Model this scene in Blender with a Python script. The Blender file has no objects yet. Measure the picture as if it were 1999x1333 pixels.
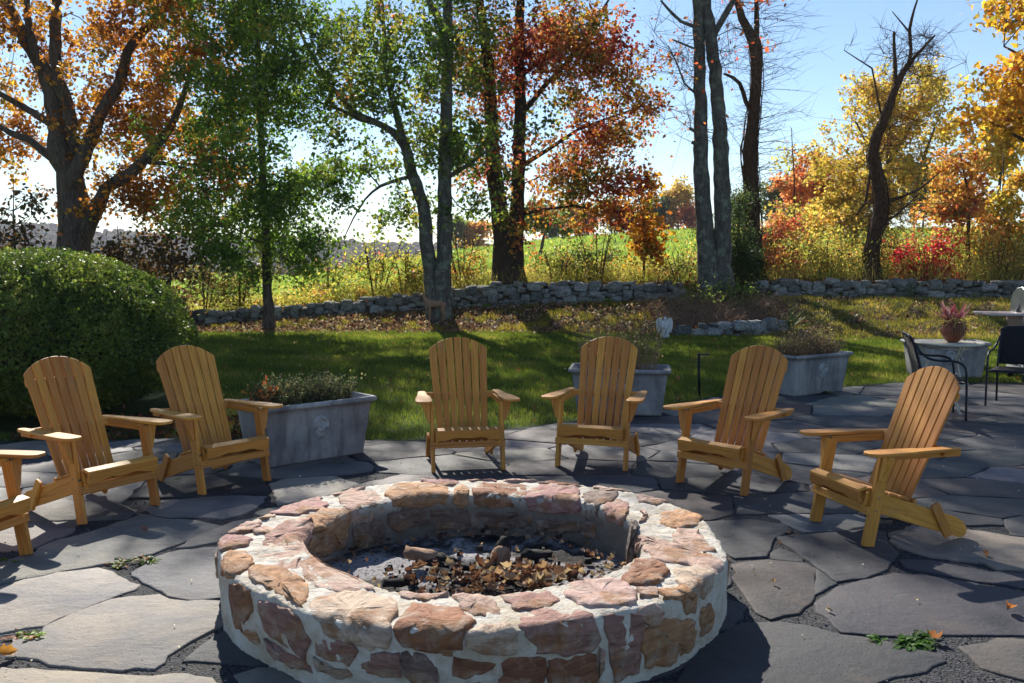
import bpy, bmesh, math, random
import numpy as np
from mathutils import Vector, Matrix, noise as mnoise

# ------------------------------------------------------------------ camera, sky, sun, exposure
SC = bpy.context.scene
COL = SC.collection
FPX = 1888.0; CXP = 999.5; CYP = 666.5; HCAM = 1.6
PITCH = math.atan(166.0 / 1888.0)
cam_d = bpy.data.cameras.new('camera'); cam = bpy.data.objects.new('camera', cam_d); COL.objects.link(cam)
cam.location = (0, 0, HCAM); cam.rotation_euler = (math.pi / 2 - PITCH, 0, 0)
cam_d.sensor_width = 36.0; cam_d.lens = 36.0 * FPX / 1999.0; cam_d.clip_end = 6000; cam_d.clip_start = 0.05
SC.camera = cam
SUN_AZ = math.radians(-15.0); SUN_EL = math.radians(35.0)      # azimuth from +Y, negative = to the left
S = Vector((math.sin(SUN_AZ) * math.cos(SUN_EL), math.cos(SUN_AZ) * math.cos(SUN_EL), math.sin(SUN_EL)))
world = bpy.data.worlds.new('World'); SC.world = world; world.use_nodes = True
wn = world.node_tree.nodes; wl = world.node_tree.links
for n in list(wn): wn.remove(n)
sky = wn.new('ShaderNodeTexSky'); sky.sky_type = 'NISHITA'; sky.sun_disc = False
sky.sun_elevation = SUN_EL; sky.sun_rotation = SUN_AZ; sky.altitude = 200; sky.air_density = 0.9; sky.dust_density = 0.05; sky.ozone_density = 2.5
bg = wn.new('ShaderNodeBackground'); bg.inputs[1].default_value = 0.085
wo = wn.new('ShaderNodeOutputWorld'); wl.new(sky.outputs[0], bg.inputs[0]); wl.new(bg.outputs[0], wo.inputs[0])
sun_d = bpy.data.lights.new('sun', 'SUN'); sun_d.energy = 5.0; sun_d.angle = math.radians(0.53); sun_d.color = (1.0, 0.93, 0.82)
sun = bpy.data.objects.new('sun', sun_d); COL.objects.link(sun); sun.rotation_euler = (-S).to_track_quat('-Z', 'Y').to_euler()
SC.view_settings.view_transform = 'Standard'; SC.view_settings.look = 'None'; SC.view_settings.gamma = 1.0
SC.view_settings.exposure = 0.80
SC.view_settings.use_curve_mapping = False
SC.cycles.max_bounces = 7; SC.cycles.diffuse_bounces = 3; SC.cycles.transmission_bounces = 5; SC.cycles.use_denoising = True

_c, _s = math.cos(PITCH), math.sin(PITCH)
def unp(px, py, z=0.0):
    a = (px - CXP) / FPX; b = -(py - CYP) / FPX
    d = np.array([a, _c + _s * b, -_s + _c * b]); t = (z - HCAM) / d[2]
    return np.array([d[0] * t, d[1] * t, z])
def atY(px, py, Y):
    a = (px - CXP) / FPX; b = -(py - CYP) / FPX
    d = np.array([a, _c + _s * b, -_s + _c * b]); t = Y / d[1]
    return np.array([d[0] * t, Y, HCAM + d[2] * t])

# ------------------------------------------------------------------ object helpers
def tag(o, label=None, cat=None, group=None, kind=None):
    if label: o['label'] = label
    if cat: o['category'] = cat
    if group: o['group'] = group
    if kind: o['kind'] = kind
    return o
def empty(name, loc=(0, 0, 0), rz=0.0):
    o = bpy.data.objects.new(name, None); COL.objects.link(o); o.location = loc; o.rotation_euler = (0, 0, rz)
    o.empty_display_size = 0.1
    return o
def link(name, me, m=None, parent=None):
    o = bpy.data.objects.new(name, me); COL.objects.link(o)
    if m is not None and not me.materials: me.materials.append(m)
    if parent is not None: o.parent = parent
    return o
def copy_tree(o, parent=None):
    c = o.copy(); COL.objects.link(c); c.parent = parent
    for ch in o.children: copy_tree(ch, c)
    return c
def np_mesh(name, V, faces, cols=None, smooth=False):
    """V (N,3); faces = list of (F,k) int arrays; cols (N,3) point colours"""
    me = bpy.data.meshes.new(name)
    V = np.ascontiguousarray(V, dtype=np.float32)
    faces = [f for f in faces if len(f)]
    me.vertices.add(len(V)); me.vertices.foreach_set('co', V.ravel())
    li = np.concatenate([f.ravel() for f in faces]).astype(np.int32)
    tot = np.concatenate([np.full(len(f), f.shape[1], dtype=np.int32) for f in faces])
    st = np.concatenate([[0], np.cumsum(tot)[:-1]]).astype(np.int32)
    me.loops.add(len(li)); me.loops.foreach_set('vertex_index', li)
    me.polygons.add(len(tot)); me.polygons.foreach_set('loop_start', st); me.polygons.foreach_set('loop_total', tot)
    if smooth: me.polygons.foreach_set('use_smooth', np.ones(len(tot), dtype=bool))
    me.update(calc_edges=True)
    if cols is not None:
        at = me.color_attributes.new('tint', 'FLOAT_COLOR', 'POINT')
        c4 = np.ones((len(V), 4), dtype=np.float32); c4[:, :3] = cols
        at.data.foreach_set('color', c4.ravel())
    return me
class Acc:
    def __init__(s): s.V = []; s.F = {}; s.n = 0; s.C = []
    def add(s, V, *faces, col=None):
        V = np.asarray(V, dtype=float).reshape(-1, 3)
        for f in faces:
            f = np.asarray(f, dtype=int)
            if f.ndim == 1: f = f[None]
            s.F.setdefault(f.shape[1], []).append(f + s.n)
        s.V.append(V); s.n += len(V)
        if col is not None:
            c = np.asarray(col, dtype=float)
            s.C.append(np.broadcast_to(c, (len(V), 3)) if c.ndim == 1 else c)
    def mesh(s, name, smooth=False):
        return np_mesh(name, np.concatenate(s.V), [np.concatenate(f) for f in s.F.values()],
                       np.concatenate(s.C) if s.C else None, smooth)
    def build(s, name, m, parent=None, smooth=False): return link(name, s.mesh(name, smooth), m, parent)
def tubes(acc, P, R, sides=5, col=None, cap=True):
    """P (M,N,3) polylines, R (M,N) radii -> tubes"""
    P = np.asarray(P, float); R = np.asarray(R, float)
    if P.ndim == 2: P = P[None]; R = R[None]
    M, N, _ = P.shape
    T = np.gradient(P, axis=1); T /= np.linalg.norm(T, axis=2, keepdims=True) + 1e-9
    ref = np.where(np.abs(T[:, :1, 2:3]) > 0.8, np.array([1.0, 0, 0]), np.array([0, 0, 1.0]))
    ref = np.broadcast_to(ref, T.shape)
    A = np.cross(T, ref); A /= np.linalg.norm(A, axis=2, keepdims=True) + 1e-9
    B = np.cross(T, A)
    th = np.arange(sides) * 2 * math.pi / sides
    V = P[:, :, None, :] + R[:, :, None, None] * (A[:, :, None, :] * np.cos(th)[None, None, :, None] + B[:, :, None, :] * np.sin(th)[None, None, :, None])
    idx = np.arange(M * N * sides).reshape(M, N, sides)
    a = idx[:, :-1, :]; b = np.roll(a, -1, axis=2); d = idx[:, 1:, :]; c = np.roll(d, -1, axis=2)
    Q = np.stack([a, b, c, d], axis=-1).reshape(-1, 4)
    fs = [Q]
    if cap: fs += [idx[:, -1, :].reshape(-1, sides), idx[:, 0, ::-1].reshape(-1, sides)]
    acc.add(V.reshape(-1, 3), *fs, col=col)
def box(acc, c, s, rot=None, col=None):
    c = np.array(c, float); h = np.array(s, float) / 2
    V = np.array([[x, y, z] for x in (-1, 1) for y in (-1, 1) for z in (-1, 1)]) * h
    if rot is not None: V = V @ np.array(rot.to_3x3()).T
    acc.add(V + c, np.array([[0, 1, 3, 2], [4, 6, 7, 5], [0, 4, 5, 1], [2, 3, 7, 6], [0, 2, 6, 4], [1, 5, 7, 3]]), col=col)
def lathe(acc, prof, n=24, c=(0, 0, 0), squash=1.0, col=None):
    """prof list of (r,z)"""
    th = np.arange(n) * 2 * math.pi / n
    P = np.array(prof, float)
    V = np.stack([P[:, 0:1] * np.cos(th), P[:, 0:1] * np.sin(th) * squash, np.repeat(P[:, 1:2], n, 1)], -1)
    idx = np.arange(len(P) * n).reshape(len(P), n)
    a = idx[:-1]; b = np.roll(a, -1, 1); d = idx[1:]; cc = np.roll(d, -1, 1)
    acc.add(V.reshape(-1, 3) + np.array(c), np.stack([a, b, cc, d], -1).reshape(-1, 4), col=col)
def extrude_poly(pts, th, bev=0.0, seg=1):
    """polygon (x,y) -> solid between z=-th/2..th/2 with bevelled edges; returns mesh"""
    bm = bmesh.new()
    vs = [bm.verts.new((p[0], p[1], -th / 2)) for p in pts]
    f = bm.faces.new(vs)
    r = bmesh.ops.extrude_face_region(bm, geom=[f])
    bmesh.ops.translate(bm, verts=[v for v in r['geom'] if isinstance(v, bmesh.types.BMVert)], vec=(0, 0, th))
    bmesh.ops.recalc_face_normals(bm, faces=bm.faces)
    if bev > 0:
        ed = [e for e in bm.edges if len(e.link_faces) == 2 and e.calc_face_angle(0) > 0.5]
        bmesh.ops.bevel(bm, geom=ed, offset=bev, segments=seg, affect='EDGES', profile=0.5, clamp_overlap=True)
    me = bpy.data.meshes.new('board'); bm.to_mesh(me); bm.free()
    return me
def fbm(x, y, sc, seed=0, oct=4):
    """cheap vectorised smooth noise, about -1..1"""
    rng = np.random.default_rng(seed); out = 0; amp = 1; tot = 0; f = 1.0 / sc
    for o in range(oct):
        for k in range(3):
            a = rng.uniform(0, 2 * math.pi); ph = rng.uniform(0, 6.28); q = rng.uniform(.7, 1.4)
            ph2 = rng.uniform(0, 6.28); a2 = a + rng.uniform(1, 2)
            out = out + amp * np.sin((x * math.cos(a) + y * math.sin(a)) * f * q * 6.28 + ph + 1.3 * np.sin((x * math.cos(a2) + y * math.sin(a2)) * f * q * 4.1 + ph2)) / 3
        tot += amp * .6; amp *= .55; f *= 2.07
    return out / tot

# ------------------------------------------------------------------ materials
def new_mat(name):
    m = bpy.data.materials.new(name); m.use_nodes = True
    nt = m.node_tree
    for n in list(nt.nodes): nt.nodes.remove(n)
    out = nt.nodes.new('ShaderNodeOutputMaterial')
    return m, nt, out
class NT:
    def __init__(s, name):
        s.m, s.nt, s.out = new_mat(name)
        s.N = s.nt.nodes; s.L = s.nt.links
    def node(s, t, **kw):
        n = s.N.new(t)
        for k, v in kw.items():
            if k.startswith('i_'):
                key = k[2:]; key = int(key) if key.isdigit() else key.replace('_', ' ')
                if hasattr(v, 'is_linked') or isinstance(v, bpy.types.NodeSocket): s.L.new(v, n.inputs[key])
                else: n.inputs[key].default_value = v
            else: setattr(n, k, v)
        return n
    def coord(s, which='Object', scale=(1, 1, 1), rnd=0.0):
        tc = s.node('ShaderNodeTexCoord')
        mp = s.node('ShaderNodeMapping'); s.L.new(tc.outputs[which], mp.inputs[0]); mp.inputs['Scale'].default_value = scale
        if rnd:
            oi = s.node('ShaderNodeObjectInfo'); mu = s.node('ShaderNodeMath', operation='MULTIPLY', i_1=rnd); s.L.new(oi.outputs['Random'], mu.inputs[0])
            cb = s.node('ShaderNodeCombineXYZ'); s.L.new(mu.outputs[0], cb.inputs[0]); s.L.new(mu.outputs[0], cb.inputs[1]); s.L.new(mu.outputs[0], cb.inputs[2]); s.L.new(cb.outputs[0], mp.inputs['Location'])
        return mp.outputs[0]
    def noise(s, vec, scale, detail=5, rough=.55, dist=0.0, out='Fac'):
        n = s.node('ShaderNodeTexNoise'); s.L.new(vec, n.inputs['Vector'])
        n.inputs['Scale'].default_value = scale; n.inputs['Detail'].default_value = detail; n.inputs['Roughness'].default_value = rough; n.inputs['Distortion'].default_value = dist
        return n.outputs[0] if out == 'Fac' else n.outputs[1]
    def ramp(s, fac, stops):
        r = s.node('ShaderNodeValToRGB'); s.L.new(fac, r.inputs[0]); e = r.color_ramp.elements
        while len(e) > 1: e.remove(e[-1])
        e[0].position = stops[0][0]; e[0].color = (*stops[0][1], 1)
        for p, c in stops[1:]:
            q = e.new(p); q.color = (*c, 1)
        return r.outputs[0]
    def mix(s, fac, a, b, mode='MIX'):
        n = s.node('ShaderNodeMix', data_type='RGBA', blend_type=mode)
        for k, v in (('Factor', fac), ('A', a), ('B', b)):
            i = {'Factor': 0, 'A': 6, 'B': 7}[k]
            if isinstance(v, bpy.types.NodeSocket): s.L.new(v, n.inputs[i])
            elif i == 0: n.inputs[0].default_value = v
            else: n.inputs[i].default_value = (*v, 1)
        return n.outputs[2]
    def math(s, op, a, b=0.0):
        n = s.node('ShaderNodeMath', operation=op)
        for i, v in enumerate((a, b)):
            if isinstance(v, bpy.types.NodeSocket): s.L.new(v, n.inputs[i])
            else: n.inputs[i].default_value = v
        return n.outputs[0]
    def bump(s, h, strength=.5, dist=.01, prev=None):
        b = s.node('ShaderNodeBump'); s.L.new(h, b.inputs['Height']); b.inputs['Strength'].default_value = strength; b.inputs['Distance'].default_value = dist
        if prev is not None: s.L.new(prev, b.inputs['Normal'])
        return b.outputs[0]
    def principled(s, col, rough=.8, bump=None, spec=.3, metal=0.0):
        p = s.node('ShaderNodeBsdfPrincipled')
        for k, v in (('Base Color', col), ('Roughness', rough), ('Metallic', metal), ('Specular IOR Level', spec)):
            if isinstance(v, bpy.types.NodeSocket): s.L.new(v, p.inputs[k])
            elif k == 'Base Color': p.inputs[k].default_value = (*v, 1)
            else: p.inputs[k].default_value = v
        if bump is not None: s.L.new(bump, p.inputs['Normal'])
        return p
    def finish(s, shader): s.L.new(shader.outputs[0], s.out.inputs[0]); return s.m
    def objcol(s): return s.node('ShaderNodeObjectInfo').outputs['Color']
    def attr(s, name='tint'): return s.node('ShaderNodeAttribute', attribute_name=name).outputs['Color']

def leaf_material(name, trans=.5, rough=.45, gain=1.0, spec=.35, tgain=1.6):
    t = NT(name); c = t.attr()
    cc = t.mix(1.0, c, (gain, gain, gain), 'MULTIPLY')
    p = t.principled(cc, rough, spec=spec)
    tr = t.node('ShaderNodeBsdfTranslucent'); t.L.new(t.mix(1.0, cc, (tgain, tgain, tgain * .75), 'MULTIPLY'), tr.inputs[0])
    mx = t.node('ShaderNodeMixShader'); mx.inputs[0].default_value = trans
    t.L.new(p.outputs[0], mx.inputs[1]); t.L.new(tr.outputs[0], mx.inputs[2])
    return t.finish(mx)
def bark_material(name, c1, c2, lichen=None, sc=1.0):
    t = NT(name); v = t.coord('Object', (9 * sc, 9 * sc, 1.6 * sc)); v2 = t.coord('Object')
    n = t.noise(v, 1.6, 6, .62, 1.2); n2 = t.noise(v2, 2.2, 4)
    c = t.ramp(n, [(.3, c1), (.62, c2)])
    if lichen:
        lm = t.ramp(t.noise(v2, 5, 6, .7), [(.5, (0, 0, 0)), (.6, (1, 1, 1))]); c = t.mix(t.math('MULTIPLY', lm, .75), c, lichen)
    return t.finish(t.principled(c, .95, t.bump(n, .9, .05), .1))
M = {}
M['leaf'] = leaf_material('leaf', .58, .5, 1.0, .3, 1.75)
M['grassblade'] = leaf_material('grass_blade', .5, .5, 1.15, .25, 1.6)
M['boxleaf'] = leaf_material('boxwood_leaf', .35, .48, 1.1, .3)
M['dryleaf'] = leaf_material('dry_leaf', .3, .6, 1.0, .2)
M['bark'] = bark_material('bark_brown', (.03, .024, .02), (.14, .112, .09))
M['bark_dark'] = bark_material('bark_dark', (.018, .014, .012), (.075, .055, .042))
M['bark_gray'] = bark_material('bark_gray', (.04, .038, .036), (.15, .14, .13))
M['bark_lichen'] = bark_material('bark_lichen', (.04, .037, .033), (.14, .132, .12), (.22, .25, .19))
M['bark_vine'] = bark_material('bark_vine', (.025, .016, .012), (.12, .075, .05), None, 1.6)
def _twig():
    t = NT('twig'); return t.finish(t.principled((.06, .045, .035), .9, None, .1))
M['twig'] = _twig()
def _ground(name, stops, scale, bump=.3, mixcol=None, msc=1.0, thr=(.45, .6)):
    t = NT(name); v = t.coord('Object')
    c = t.ramp(t.noise(v, scale, 6, .65), stops)
    if mixcol: c = t.mix(t.ramp(t.noise(v, msc, 4, .6), [(thr[0], (0, 0, 0)), (thr[1], (1, 1, 1))]), c, mixcol)
    return t.finish(t.principled(c, .95, t.bump(t.noise(v, scale * 1.7, 6, .7), bump, .05), .1))
M['lawn'] = _ground('lawn_soil', [(.3, (.022, .045, .010)), (.5, (.035, .065, .014)), (.7, (.07, .085, .025))], 9)
M['bank'] = _ground('bank_litter', [(.3, (.05, .035, .02)), (.5, (.11, .085, .035)), (.68, (.16, .15, .055))], 14, .8, (.055, .075, .018), 1.2)
M['field'] = _ground('field_grass', [(.3, (.13, .20, .035)), (.55, (.19, .26, .055)), (.75, (.26, .29, .09))], .35, .2, (.22, .24, .07), .05)
M['valley'] = _ground('valley_ground', [(.3, (.05, .06, .02)), (.6, (.12, .11, .04))], .02, .2)
def _gravel():
    t = NT('joint_gravel'); v = t.coord('Object')
    vo = t.node('ShaderNodeTexVoronoi'); t.L.new(v, vo.inputs['Vector']); vo.inputs['Scale'].default_value = 95
    c = t.mix(.75, t.ramp(t.noise(v, 60, 3), [(.35, (.02, .022, .028)), (.65, (.085, .09, .105))]), t.node('ShaderNodeRGBToBW', i_0=vo.outputs['Color']).outputs[0], 'MULTIPLY')
    c = t.mix(t.ramp(t.noise(v, 1.7, 4, .7), [(.52, (0, 0, 0)), (.66, (.4, .4, .4))]), c, (.10, .09, .075))
    return t.finish(t.principled(c, .9, t.bump(vo.outputs['Distance'], .8, .01), .3))
M['gravel'] = _gravel()
def _chip():
    t = NT('gravel_chip'); return t.finish(t.principled(t.attr(), .8, None, .3))
M['chip'] = _chip()
def _slate():
    t = NT('flagstone'); v = t.coord('Object', (1, 1, 1), rnd=11.0)
    tc_ = t.node('ShaderNodeTexCoord'); mr = t.node('ShaderNodeMapping'); t.L.new(tc_.outputs['Object'], mr.inputs[0]); mr.inputs['Scale'].default_value = (1.6, 3.4, 1.6)
    cz = t.node('ShaderNodeCombineXYZ'); t.L.new(t.math('MULTIPLY', t.node('ShaderNodeObjectInfo').outputs['Random'], 6.28), cz.inputs[2]); t.L.new(cz.outputs[0], mr.inputs['Rotation']); v2 = mr.outputs[0]
    base = t.objcol()
    n1 = t.noise(v, 2.3, 7, .62, .6); n2 = t.noise(v2, 1.5, 9, .72, .7); n3 = t.noise(v, 40, 4, .7)
    c = t.mix(t.ramp(n1, [(.35, (0, 0, 0)), (.7, (1, 1, 1))]), t.mix(1.0, base, (.55, .60, .70), 'MULTIPLY'), t.mix(1.0, base, (1.45, 1.35, 1.2), 'MULTIPLY'))
    c = t.mix(t.math('MULTIPLY', t.ramp(n2, [(.50, (0, 0, 0)), (.66, (1, 1, 1))]), .30), c, t.mix(1.0, base, (1.7, 1.55, 1.35), 'MULTIPLY'))
    c = t.mix(t.math('MULTIPLY', t.ramp(n3, [(.60, (0, 0, 0)), (.70, (1, 1, 1))]), .55), c, (.035, .035, .038))
    c = t.mix(t.math('MULTIPLY', t.ramp(t.noise(v, 21, 5, .75), [(.60, (0, 0, 0)), (.70, (1, 1, 1))]), .30), c, t.mix(1.0, base, (2.2, 2.1, 1.9), 'MULTIPLY'))
    # rusty and pale dusty stains
    n4 = t.noise(t.coord('Object'), 1.1, 5, .6)
    c = t.mix(t.math('MULTIPLY', t.ramp(n4, [(.60, (0, 0, 0)), (.72, (1, 1, 1))]), .35), c, (.22, .15, .09))
    b = t.bump(n2, .5, .025); b = t.bump(t.noise(v, 9, 9, .8), .85, .018, b); b = t.bump(n3, .45, .005, b)
    rr = t.math('ADD', t.math('MULTIPLY', n1, .3), .52)
    return t.finish(t.principled(c, rr, b, .35))
M['slate'] = _slate()
def _pitstone():
    t = NT('pit_stone'); base = t.objcol()
    tc = t.node('ShaderNodeTexCoord'); oi = t.node('ShaderNodeObjectInfo')
    rot = t.node('ShaderNodeMapping'); t.L.new(tc.outputs['Object'], rot.inputs[0])
    cb = t.node('ShaderNodeCombineXYZ'); mu = t.math('MULTIPLY', oi.outputs['Random'], 6.28)
    t.L.new(mu, cb.inputs[0]); t.L.new(mu, cb.inputs[2]); t.L.new(cb.outputs[0], rot.inputs['Rotation']); rot.inputs['Scale'].default_value = (1, 1, 4)
    v = rot.outputs[0]; vo = tc.outputs['Object']
    n1 = t.noise(v, 5, 7, .65, 1.5); n2 = t.noise(vo, 7, 6, .65, .5); n3 = t.noise(vo, 60, 5, .7)
    c = t.mix(t.ramp(n1, [(.32, (0, 0, 0)), (.66, (1, 1, 1))]), t.mix(1.0, base, (.58, .46, .42), 'MULTIPLY'), t.mix(1.0, base, (1.25, 1.2, 1.18), 'MULTIPLY'))
    c = t.mix(t.math('MULTIPLY', t.ramp(n2, [(.50, (0, 0, 0)), (.60, (1, 1, 1))]), .75), c, (.50, .41, .33))
    c = t.mix(t.math('MULTIPLY', t.ramp(t.noise(vo, 4.1, 5, .7), [(.52, (0, 0, 0)), (.62, (1, 1, 1))]), .75), c, (.33, .15, .055))
    c = t.mix(t.math('MULTIPLY', t.ramp(n3, [(.60, (0, 0, 0)), (.75, (1, 1, 1))]), .35), c, (.5, .45, .4))
    b = t.bump(n1, .9, .04); b = t.bump(t.noise(vo, 22, 8, .75), .8, .016, b)
    return t.finish(t.principled(c, .8, b, .3))
M['pitstone'] = _pitstone()
def _mortar():
    t = NT('mortar'); v = t.coord('Object')
    c = t.ramp(t.noise(v, 9, 7, .7), [(.3, (.40, .33, .24)), (.48, (.55, .51, .44)), (.7, (.66, .65, .61))])
    c = t.mix(t.math('MULTIPLY', t.ramp(t.noise(v, 3.3, 5, .7), [(.5, (0, 0, 0)), (.68, (1, 1, 1))]), .5), c, (.36, .28, .17))
    sx = t.node('ShaderNodeSeparateXYZ'); t.L.new(v, sx.inputs[0])
    rad = t.math('SQRT', t.math('ADD', t.math('MULTIPLY', sx.outputs[0], sx.outputs[0]), t.math('MULTIPLY', sx.outputs[1], sx.outputs[1])))
    zz = t.math('ADD', sx.outputs[2], t.math('MULTIPLY', t.noise(v, 6, 4), .10))
    soot = t.math('MULTIPLY', t.math('LESS_THAN', rad, .85), t.ramp(zz, [(.27, (1, 1, 1)), (.36, (0, 0, 0))]))
    c = t.mix(t.math('MULTIPLY', soot, .8), c, (.11, .085, .065))      # smoke stain on the inner face
    b = t.bump(t.noise(v, 16, 6, .6), .8, .03); b = t.bump(t.noise(v, 110, 5, .7), .6, .006, b)
    return t.finish(t.principled(c, .9, b, .2))
M['mortar'] = _mortar()
def _wallstone():
    t = NT('field_stone'); v = t.coord('Object', rnd=9.0); base = t.objcol()
    n = t.noise(v, 6, 7, .68)
    c = t.mix(t.ramp(n, [(.35, (0, 0, 0)), (.65, (1, 1, 1))]), t.mix(1.0, base, (.42, .43, .45), 'MULTIPLY'), t.mix(1.0, base, (1.5, 1.46, 1.38), 'MULTIPLY'))
    c = t.mix(t.math('MULTIPLY', t.ramp(t.noise(v, 11, 6, .7), [(.54, (0, 0, 0)), (.62, (1, 1, 1))]), .7), c, (.30, .36, .27))
    return t.finish(t.principled(c, .95, t.bump(n, .7, .04), .15))
M['wallstone'] = _wallstone()
def _wood():
    t = NT('stained_pine'); v = t.coord('Object', (1.2, 22, 22), rnd=31.0); v2 = t.coord('Object', (1, 1, 1), rnd=17.0)
    oi = t.node('ShaderNodeObjectInfo')
    n = t.noise(v, 1.7, 6, .6, 1.8)
    c = t.ramp(n, [(.28, (.36, .145, .022)), (.48, (.54, .240, .040)), (.72, (.64, .32, .062))])
    hv = t.node('ShaderNodeHueSaturation'); t.L.new(c, hv.inputs['Color'])
    t.L.new(t.math('ADD', t.math('MULTIPLY', oi.outputs['Random'], .36), .84), hv.inputs['Value'])
    t.L.new(t.math('ADD', t.math('MULTIPLY', oi.outputs['Random'], .014), .490), hv.inputs['Hue'])
    # knots
    vo = t.node('ShaderNodeTexVoronoi'); t.L.new(t.coord('Object', (3.4, 9, 9), rnd=23.0), vo.inputs['Vector']); vo.inputs['Scale'].default_value = 1.6
    k = t.ramp(vo.outputs['Distance'], [(.0, (1, 1, 1)), (.085, (0, 0, 0))])
    c2 = t.mix(t.math('MULTIPLY', k, .7), hv.outputs[0], (.14, .055, .016))
    # weathered grey blotches on flat faces
    c2 = t.mix(t.math('MULTIPLY', t.ramp(t.noise(v2, 7, 5, .6), [(.55, (0, 0, 0)), (.75, (1, 1, 1))]), .28), c2, (.30, .20, .12))
    return t.finish(t.principled(c2, .55, t.bump(n, .12, .004), .35))
M['wood'] = _wood()
def simple(name, col, rough=.5, metal=0.0, spec=.4, nsc=0, namp=.3, bump=0.0):
    t = NT(name)
    c = col; b = None
    if nsc:
        n = t.noise(t.coord('Object'), nsc, 6, .65)
        lo = tuple(max(0, x * (1 - namp)) for x in col); hi = tuple(x * (1 + namp) for x in col)
        c = t.ramp(n, [(.3, lo), (.7, hi)])
        if bump: b = t.bump(n, bump, .01)
    M[name] = t.finish(t.principled(c, rough, b, spec, metal)); return M[name]
simple('screw', (.26, .22, .17), .5, .8)
simple('soil', (.05, .035, .025), .95, nsc=40, bump=.8)
simple('black_metal', (.012, .012, .014), .4, .3)
simple('blue_black_metal', (.014, .018, .032), .35, .3)
simple('cream_paint', (.55, .52, .42), .5, nsc=20, namp=.15)
simple('statue_white', (.62, .62, .61), .7, nsc=25, namp=.2, bump=.3)
simple('steel', (.42, .45, .45), .35, .9, nsc=6, namp=.15)
simple('grill_shelf', (.42, .36, .37), .35, .2, nsc=8, namp=.1)
simple('grill_bowl', (.42, .30, .30), .4, .1)
simple('grill_white', (.62, .62, .6), .5)
simple('rubber', (.015, .015, .015), .8)
simple('terracotta', (.22, .06, .03), .45, nsc=9, namp=.6, bump=.3)
simple('ash', (.30, .29, .30), .95, nsc=30, namp=.4, bump=.5)
simple('charcoal', (.02, .018, .017), .9, nsc=50, namp=.5, bump=1.0)
simple('deer', (.27, .165, .105), .8, nsc=14, namp=.25, bump=.3)
simple('deer_pale', (.42, .36, .28), .8)
simple('antler', (.05, .04, .03), .6)
simple('label_metal', (.10, .11, .13), .4, .5)
def _log():
    t = NT('split_log'); v = t.coord('Object', (1.5, 14, 14))
    n = t.noise(v, 3, 6, .6, 1)
    return t.finish(t.principled(t.ramp(n, [(.3, (.16, .085, .05)), (.7, (.42, .28, .19))]), .85, t.bump(n, .5, .01), .2))
M['log'] = _log()
def _concrete():
    t = NT('planter_lead_grey'); v = t.coord('Object', (1, 1, 1), rnd=5.0); vz = t.coord('Object', (9, 9, .9), rnd=5.0)
    n = t.noise(v, 3.2, 6, .65); st = t.noise(vz, 1.3, 6, .65)
    c = t.ramp(n, [(.3, (.15, .155, .165)), (.52, (.27, .275, .285)), (.72, (.42, .42, .42))])
    c = t.mix(t.math('MULTIPLY', t.ramp(st, [(.48, (0, 0, 0)), (.62, (1, 1, 1))]), .65), c, (.12, .12, .125))
    c = t.mix(t.math('MULTIPLY', t.ramp(t.noise(v, 1.4, 4), [(.5, (0, 0, 0)), (.7, (1, 1, 1))]), .4), c, (.44, .42, .38))
    return t.finish(t.principled(c, .75, t.bump(t.noise(v, 30, 6, .7), .25, .006), .3))
M['planter'] = _concrete()
simple('relief_stone', (.40, .41, .42), .8, nsc=18, namp=.35, bump=.3)
def _weave():
    t = NT('woven_wicker'); v = t.coord('Object')
    w = t.node('ShaderNodeTexWave', wave_type='BANDS', bands_direction='Z'); t.L.new(v, w.inputs['Vector']); w.inputs['Scale'].default_value = 22
    w2 = t.node('ShaderNodeTexWave', wave_type='BANDS', bands_direction='X'); t.L.new(v, w2.inputs['Vector']); w2.inputs['Scale'].default_value = 14
    h = t.math('MULTIPLY', w.outputs['Fac'], w2.outputs['Fac'])
    return t.finish(t.principled(t.ramp(h, [(0, (.004, .005, .008)), (1, (.022, .026, .038))]), .5, t.bump(h, 1.0, .01), .4))
M['weave'] = _weave()
# ------------------------------------------------------------------ terrain
def ys(x): return np.interp(x, [-8, 0, 3, 6, 12], [20.0, 20.2, 19.6, 18.6, 18.0])
def yw(x): return np.interp(x, [-20, -8, -4, 0, 4, 12, 25], [20.6, 21.2, 21.8, 22.6, 23.0, 23.2, 23.4])
def zb(x): return np.interp(x, [-20, -8, -6.3, -4, -1.6, 0, 3, 6.5, 12, 20], [-.3, .05, .1, .27, .36, .45, .55, .62, .57, .5])
def crest(u): return np.interp(u, [-2000, 0, 380, 600, 880, 1100, 1330, 1500, 2000, 4000], [-6, -3.0, -1.0, -.6, 2.3, 3.7, 4.7, 4.8, 4.7, 4])
def gz(x, y):
    x = np.asarray(x, float); y = np.asarray(y, float); x, y = np.broadcast_arrays(x, y)
    a, b, c = ys(x), yw(x), zb(x)
    t = np.clip((y - a) / (b - a), 0, 1)
    z = c * t * t * (3 - 2 * t)
    hump = np.clip((x - 3.5) / 2, 0, 1) * np.sin(math.pi * t) * (.07 + .09 * fbm(x, y, 1.6, 5, 3))
    z = z + hump
    back = np.interp(x, [-8, -4, 0, 4], [.2, .2, .38, .35])
    u = 1000 + 1888 * x / np.maximum(y, 1)
    q = np.clip((y - b - .4) / (110 - b), 0, 1)
    zf = (c + back) * (1 - q) + crest(u) * q + fbm(x, y, 14, 8, 3) * .18 * q * (1 - q) * 2
    far = np.clip((y - 110) / 60, 0, 8)
    zf = zf - far * 5.0 * np.clip(1.4 - far * .1, .3, 1.4)
    zf = np.maximum(zf, -14)
    r = np.clip((y - b) / .4, 0, 1)
    return np.where(y > b, z * (1 - r) + zf * r, z)
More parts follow.
